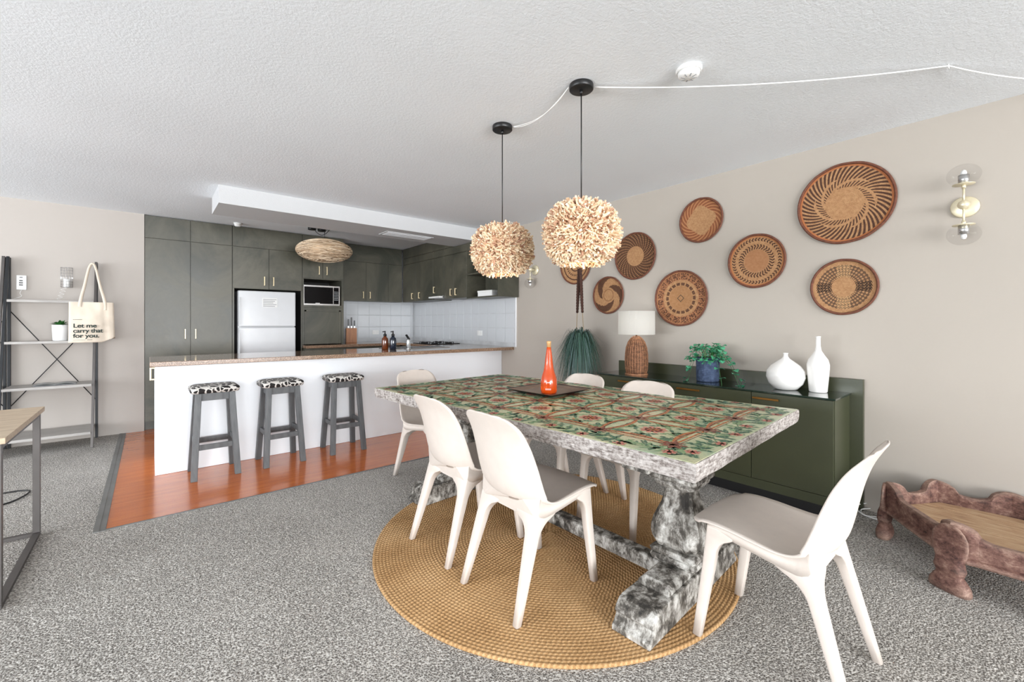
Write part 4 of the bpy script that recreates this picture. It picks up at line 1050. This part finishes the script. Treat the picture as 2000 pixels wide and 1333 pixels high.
# ---------------------------------------------------------------- hanging plant
hx, hy = 3.42, 2.97
p = thing('hanging_planter', 'hanging planter of long drooping grass on brown fuzzy straps left of the lamp', 'plant', (hx, hy, 0))
bm = BM(); tube(bm, [(0, 0, ZC), (0, 0, 1.96)], .006, 8); link('rope', bm, 'bark', p)
for dx, dy in ((.02, .055), (-.01, -.055)):
    bm = BM(); P_ = [Vector((0, 0, 1.96)).lerp(Vector((dx*.85, dy*.85, 1.37)), k/40) for k in range(41)]
    tube(bm, P_, [.010+.006*math.sin(PI*k/40)+.004*(k % 2) for k in range(41)], 8); link('strap', bm, 'bark', p)
    bm = BM(); tube(bm, [(dx*.85, dy*.85, 1.375), (dx*1.3, dy*1.3, 1.08)], .004, 6); link('twine', bm, 'twine', p)
bm = BM(); lathe(bm, [(0, .92), (.06, .92), (.085, .95), (.10, 1.08), (.104, 1.10), (.098, 1.10)], 28); link('pot', bm, 'bark', p)
bm = BM(); rg = random.Random(21)
def blade(bm, a, out, top, drop, w, base=.02):
    n = 8; L_ = []; d = Vector((math.cos(a), math.sin(a), 0)); s_ = Vector((-d.y, d.x, 0))
    prev = None
    for k in range(n+1):
        s = k/n; r_ = base+out*s**.8; z = 1.11+top*(1.25-out*2.6)*math.sin(min(1, s*3)*PI/2)-drop*max(0, s-.12)**1.35*1.2
        q = d*r_+Vector((0, 0, z)); ww = w*(1-s*.85)
        cur = (bm.verts.new(q-s_*ww), bm.verts.new(q+s_*ww))
        if prev: bm.faces.new((prev[0], prev[1], cur[1], cur[0])).smooth = True
        prev = cur
for k in range(1150):
    a = rg.uniform(0, 2*PI); o_ = rg.uniform(.05, .24); cosx = math.cos(a)
    if cosx > 0: o_ = min(o_, .24/max(.3, cosx)*.9)
    blade(bm, a+rg.uniform(-.1, .1), o_*rg.uniform(.7, 1.25) if cosx < 0 else o_, rg.uniform(.0, .13), rg.uniform(.15, .7), rg.uniform(.0018, .004), rg.uniform(0, .085))
for k in range(240):
    a = rg.uniform(PI*.4, PI*1.6); blade(bm, a, rg.uniform(.22, .36), rg.uniform(.0, .16), rg.uniform(.1, .75), .0018)
link('grass_blades', bm, 'grassgreen', p, kind='stuff')

# ---------------------------------------------------------------- carved low table
p = thing('carved_low_table', 'low carved antique wooden tray table with stubby legs by the right wall', 'table')
V_ = [Vector(q) for q in ((2.93, .21), (3.35, .50), (3.61, .335), (3.645, .04), (3.60, -.32), (3.30, -.50), (2.93, -.22))]
nV = len(V_); cc = Vector((0, 0))
for v in V_: cc += v/nV
sects = []; per = []
for i in range(nV):
    A = V_[i]; B = V_[(i+1) % nV]; Ld = (B-A).length; m = max(10, int(Ld/.014)); 
    for k in range(m):
        s = k/m; d0 = min(s, 1-s)*Ld
        e = (B-A).normalized(); nn = Vector((e.y, -e.x))
        if nn.dot((A+B)/2-cc) < 0: nn = -nn
        q = A.lerp(B, s)
        # round the corners: push out near the vertex
        bulge = .012*math.sqrt(max(0, 1-(d0/.075)**2)) if d0 < .075 else 0
        dirc = (q-cc).normalized()
        zt_ = .262+(.062*math.sqrt(max(0, 1-(d0/.086)**2)) if d0 < .086 else -.012*math.sin(min(1, (d0-.086)/.05)*PI/2)+.008)
        per.append((q+dirc*bulge, dirc, zt_, d0))
bm = BM(); rings = []
for q, dr, zt_, d0 in per:
    o_ = .022
    pr = [(o_*.3, .145), (o_+.014, .148), (o_+.020, .158), (o_+.012, .170), (o_, .176), (o_-.002, zt_-.02), (o_-.010, zt_), (-o_+.008, zt_), (-o_, zt_-.015), (-o_, .19), (-o_, .15)]
    rings.append([bm.verts.new((q.x+dr.x*a, q.y+dr.y*a, z)) for a, z in pr])
for i in range(len(rings)):
    A = rings[i]; B = rings[(i+1) % len(rings)]
    for k in range(len(A)): bm.faces.new((A[k], A[(k+1) % len(A)], B[(k+1) % len(A)], B[k]))
link('scalloped_rim', bm, 'carved', p)
inner = [(q-dr*.02) for q, dr, _, _ in per]
# tray boards: strips clipped to the polygon
def clip(poly_, f):
    out = []
    for i in range(len(poly_)):
        a = poly_[i]; b_ = poly_[(i+1) % len(poly_)]; fa, fb_ = f(a), f(b_)
        if fa >= 0: out.append(a)
        if (fa >= 0) != (fb_ >= 0): out.append(a.lerp(b_, fa/(fa-fb_)))
    return out
ipoly = [v+(cc-v).normalized()*.02 for v in V_]; yb = 2.9; k = 0
while yb < 3.72:
    y1 = yb+.12; pl_ = clip(clip(ipoly, lambda v: v.x-(yb+.0008)), lambda v: (y1-.0008)-v.x)
    if len(pl_) > 2: bm = BM(); prism(bm, [(v.x, v.y) for v in pl_], .15, .198+.0015*(k % 2)); link('board', bm, 'boards', p, .002)
    yb = y1; k += 1
def cleg(v):
    bm = BM(); d = (v-cc).normalized(); s_ = Vector((-d.y, d.x)); c0 = v+d*.03; secs = []
    for z, w, dd in ((0, .078, .034), (.012, .080, .038), (.035, .076, .038), (.06, .062, .032), (.078, .050, .026), (.09, .054, .030), (.108, .060, .034), (.125, .056, .032), (.15, .052, .030), (.18, .066, .018), (.22, .072, .012), (.255, .070, .010), (.28, .058, .010), (.30, .040, .010), (.312, .018, .008)):
        ring = []
        for k in range(16):
            a = 2*PI*k/16; x = abs(math.cos(a))**.7*math.copysign(1, math.cos(a))*w; y = abs(math.sin(a))**.7*math.copysign(1, math.sin(a))*dd
            q = c0+s_*x+d*y; ring.append((q.x, q.y, z))
        secs.append(ring)
    loft(bm, secs, smooth=True); link('leg', bm, 'carved', p)
for i in (0, 1, 2, 3, 4, 5, 6):
    if i == 3: continue
    cleg(V_[i])
bm = BM(); pts = [(3.70, .66, .02), (3.66, .70, .012), (3.6, .68, .006), (3.57, .62, .006), (3.6, .57, .006), (3.66, .55, .006)]
pts = catmull(pts, 6); tube(bm, pts, .004, 6); tube(bm, catmull([(3.70, .68, .05), (3.64, .73, .03), (3.58, .67, .008), (3.62, .6, .006)], 6), .004, 6)
tag(link('white_cable', bm, 'plastic'), 'loop of white cord on the carpet behind the carved low table', 'cord')

# ---------------------------------------------------------------- desk
p = thing('desk', 'pale ash topped desk with a thin steel frame at the left edge', 'desk')
qbox('desktop', -1.75, -.485, 2.885, 3.815, .735, .762, 'desk', p, .002)
for x in (-.515, -1.735):
    for y in (2.92, 3.79): qbox('leg', x-.015+.0, x+.015, y-.015, y+.015, .021, .7345, 'gunmetal', p, .001)
bm = BM(); box(bm, -1.75, -.5, 2.905, 2.935, .001, .02); box(bm, -1.75, -.5, 3.775, 3.805, .001, .02); box(bm, -.53, -.5, 2.935, 3.775, .001, .02); box(bm, -1.75, -1.72, 2.935, 3.775, .001, .02)
bmv = link('floor_frame', bm, 'gunmetal', p)
bm = BM(); box(bm, -.53, -.5, 2.935, 3.775, .710, .7345); box(bm, -1.72, -.53, 3.78, 3.80, .712, .7345); link('top_frame', bm, 'gunmetal', p)
bm = BM(); tube(bm, catmull([(-1.3, 4.75, .006), (-1.0, 4.85, .006), (-.82, 4.86, .006), (-.72, 4.84, .006), (-.685, 4.78, .006), (-.71, 4.66, .006), (-.78, 4.56, .006), (-1.0, 4.5, .006), (-1.3, 4.52, .006)], 8), .0055, 6)
tag(link('black_cable', bm, 'black'), 'black cable looped on the carpet behind the desk', 'cable')

# ---------------------------------------------------------------- ladder shelf
def shelf_unit():
    p = thing('ladder_shelf', 'black and grey ladder shelf against the white wall holding the potted plant', 'shelf', (0, 0, 0), 0, 'ladder shelves on the back wall')
    for x in (-.447, -1.083):
        bm = BM(); box(bm, x-.011, x+.011, 6.573, 6.6, 0, 1.925); link('rear_post', bm, 'postblack', p, .002)
        bm = BM(); bar(bm, (x, 6.09, 0.0), (x, 6.545, 1.93), .022, .026, up=(0, 1, 0)); link('front_post', bm, 'postblack' if x < -1 else 'gunmetal', p, .002)
    def fy(z): return 6.09+(6.545-6.09)*z/1.93
    for z, e in ((1.478, 0), (1.062, 0), (.615, 0), (.14, 0)):
        bm = BM(); box(bm, -1.071, -.459, fy(z)-.018, 6.572, z, z+.018); s_ = link('shelf', bm, 'shelfgrey', p, .002)
        bm = BM(); box(bm, -1.071, -.459, fy(z)-.026, fy(z)-.018, z-.004, z+.02); link('shelf_edge', bm, 'shelfgrey', p)
    bm = BM(); tube(bm, [(-1.075, 6.603, 1.38), (-.455, 6.603, .42)], .0045, 6); tube(bm, [(-.455, 6.611, 1.30), (-1.075, 6.611, .42)], .0045, 6); link('cross_brace', bm, 'postblack', p)
    return p
su = shelf_unit()
dup(su, (-.665, 0, 0), 0, 'black ladder shelf cut off by the left picture edge')
# white pot + succulent
p = thing('potted_succulent', 'small green spiky plant in a white pot on the ladder shelf', 'plant', (-.705, 6.42, 1.081))
bm = BM(); lathe(bm, [(0, 0), (.052, 0), (.058, .006), (.062, .12), (.064, .165), (.058, .165), (.056, .14)], 32); c = link('pot', bm, 'potwhite', p)
bm = BM(); lathe(bm, [(0, .145), (.057, .145)], 24, cap=False); link('soil', bm, 'soil', c)
rg = random.Random(8); lf = leafmesh('leaf', .085, .012, 'leaf')
for k in range(34):
    a = k*2.4; e = rg.uniform(.15, 1.2); r_ = (e, 0, a); sc = rg.uniform(.75, 1.05); loc = (.012*math.cos(a), .012*math.sin(a), .145)
    if k == 0: lf.parent = p; lf.location = loc; lf.rotation_euler = r_; lf.scale = (sc,)*3
    else: share(lf, 'leaf', loc, r_, p, sc)
p = thing('magazine', 'open pale magazine lying on the third shelf of the ladder shelf', 'magazine', (-.74, 6.40, .634), .05)
for s in (-1, 1):
    bm = BM(); pr = [(s*.15*k/8, .004+.012*math.sin(PI*k/8)**.8) for k in range(9)]; a = [bm.verts.new((x, -.1, z)) for x, z in pr]; b_ = [bm.verts.new((x, .1, z)) for x, z in pr]
    for i in range(8): bm.faces.new((a[i], a[i+1], b_[i+1], b_[i])).smooth = True
    bmesh.ops.solidify(bm, geom=bm.faces[:], thickness=.004); link('page', bm, 'paper', p)
qbox('cover', -.155, .155, -.103, .103, 0, .003, 'greyprint', p)
# wall intercom
p = thing('wall_intercom', 'white wall intercom plate with dark buttons above the ladder shelf', 'intercom', (-1.004, YB-.001, 1.68))
qbox('plate', -.036, .036, -.018, 0, -.075, .075, 'plastic', p, .006)
for z, w in ((.052, .012), (.018, .014), (-.004, .016), (-.026, .016)): qbox('button', -w, w*.7, -.021, -.018, z-.005, z+.006, 'black' if z < .03 else 'greyprint', p)
bm = BM(); tube(bm, catmull([(0, -.01, -.075), (-.01, -.012, -.11), (.0, -.014, -.14), (-.04, -.014, -.165), (-.09, -.014, -.18)], 6), .002, 6); link('cord', bm, 'plastic', p)
# wire lantern
p = thing('wire_wall_lantern', 'small clear wire basket light on the wall above the white pot', 'wall light', (-.675, YB-.056, 1.645))
bm = BM(); Rl = .046
for k in range(12): a = 2*PI*k/12; tube(bm, [(Rl*math.cos(a), Rl*math.sin(a), 0), (Rl*math.cos(a), Rl*math.sin(a), .21)], .0012, 4)
for k in range(8): z = .21*k/7; tube(bm, [(Rl*math.cos(2*PI*q/20), Rl*math.sin(2*PI*q/20), z) for q in range(20)], .0016 if k in (0, 7) else .0011, 4, closed=True)
link('wire_cage', bm, 'steel', p)
bm = BM(); lathe(bm, [(0, .002), (.026, .002), (.026, .09), (0, .092)], 20); link('candle', bm, 'plastic', p)
bm = BM(); tube(bm, [(0, Rl, .2), (0, .055, .2)], .003, 6); link('wall_bracket', bm, 'steel', p)
bm = BM(); tube(bm, [(-.02+.022*math.sin(k*1.15)-.0018*k, .02, -.006*k) for k in range(24)], .0016, 5); link('cord', bm, 'plastic', p)
# tote bag
bx, by = -.465, 6.285
p = thing('tote_bag', 'cream canvas tote bag printed with dark lettering, hung on the ladder shelf', 'bag', (bx, by, 0))
bm = BM(); NXb, NZb = 20, 22
def bagp(i, j, side):
    u = i/NXb; v = j/NZb; x = -.165+.335*u+(.012 if u > .5 else -.006)*(1-v); z = 1.062+.42*v
    if j == 0: z += .02*max(0, u-.7)/.3*1.6
    z += (.02*max(0, u-.72)/.28)*(1-v)
    d = .028*math.sin(PI*u)**.6*(1-.55*v)+.006
    wr_ = .006*math.sin(u*9+v*5)*math.sin(v*7+1)+.004*noise.noise(Vector((u*6, v*6, side)))
    fold = -.010*math.exp(-((u-.78)/.03)**2)
    return (x, side*(d+fold)+wr_, z)
for side in (-1, 1):
    g = [[bm.verts.new(bagp(i, j, side)) for i in range(NXb+1)] for j in range(NZb+1)]
    for j in range(NZb):
        for i in range(NXb): bm.faces.new((g[j][i], g[j][i+1], g[j+1][i+1], g[j+1][i])).smooth = True
    if side < 0: gf = g
    else: gb = g
for i in range(NXb): bm.faces.new((gf[0][i], gb[0][i], gb[0][i+1], gf[0][i+1]))
for j in range(NZb):
    for i in (0, NXb): bm.faces.new((gf[j][i], gf[j+1][i], gb[j+1][i], gb[j][i]))
link('bag_body', bm, 'canvas', p)
for s, nm in ((-1, 'front'), (1, 'rear')):
    bm = BM(); prev = None; y_ = s*.017; P_ = catmull([(-.085, y_, 1.40), (-.08, y_, 1.50), (-.05, y_*1.2, 1.66), (-.018, y_*1.6, 1.84), (.012, y_*1.9, 1.885), (.035, y_*1.6, 1.83), (.065, y_*1.2, 1.66), (.10, y_, 1.50), (.105, y_, 1.40)], 6)
    for k, q in enumerate(P_):
        t_ = (P_[min(k+1, len(P_)-1)]-P_[max(k-1, 0)]).normalized(); w_ = Vector((t_.z, 0, -t_.x))*.016*(1-.45*math.sin(PI*k/(len(P_)-1)))
        cur = (bm.verts.new(q-w_), bm.verts.new(q+w_))
        if prev: bm.faces.new((prev[0], prev[1], cur[1], cur[0])).smooth = True
        prev = cur
    so = link('strap', bm, 'canvas', p); md = so.modifiers.new('s', 'SOLIDIFY'); md.thickness = .003
def text(body, x, y, z, size, parent, mat, sx=1, off=0.0):
    c = bpy.data.curves.new('lettering', 'FONT'); c.body = body; c.size = size; c.extrude = .0006; c.offset = off; c.space_character = .95
    o = bpy.data.objects.new('lettering_tmp', c); COL.objects.link(o)
    dg = bpy.context.evaluated_depsgraph_get(); dg.update(); me = bpy.data.meshes.new_from_object(o.evaluated_get(dg)); bpy.data.objects.remove(o)
    me.materials.clear(); me.materials.append(M[mat]); r_ = bpy.data.objects.new('lettering', me); COL.objects.link(r_); r_.parent = parent
    r_.location = (x, y, z); r_.rotation_euler = (PI/2, 0, 0); r_.scale = (sx, 1, 1); return r_
for k, (s_, sx) in enumerate((('Let me', 1.12), ('carry that', 1.02), ('for you.', 1.12))): text(s_, -.132, -.046, 1.218-k*.052, .058, p, 'print', sx, .0012)
bm = BM(); 
for k in range(9): box(bm, -.132+k*.0075, -.127+k*.0075, -.044, -.043, 1.297, 1.302)
box(bm, -.132, -.04, -.046, -.045, 1.088, 1.090); box(bm, -.03, .01, -.046, -.045, 1.0885, 1.0925); link('fine_print', bm, 'print', p)
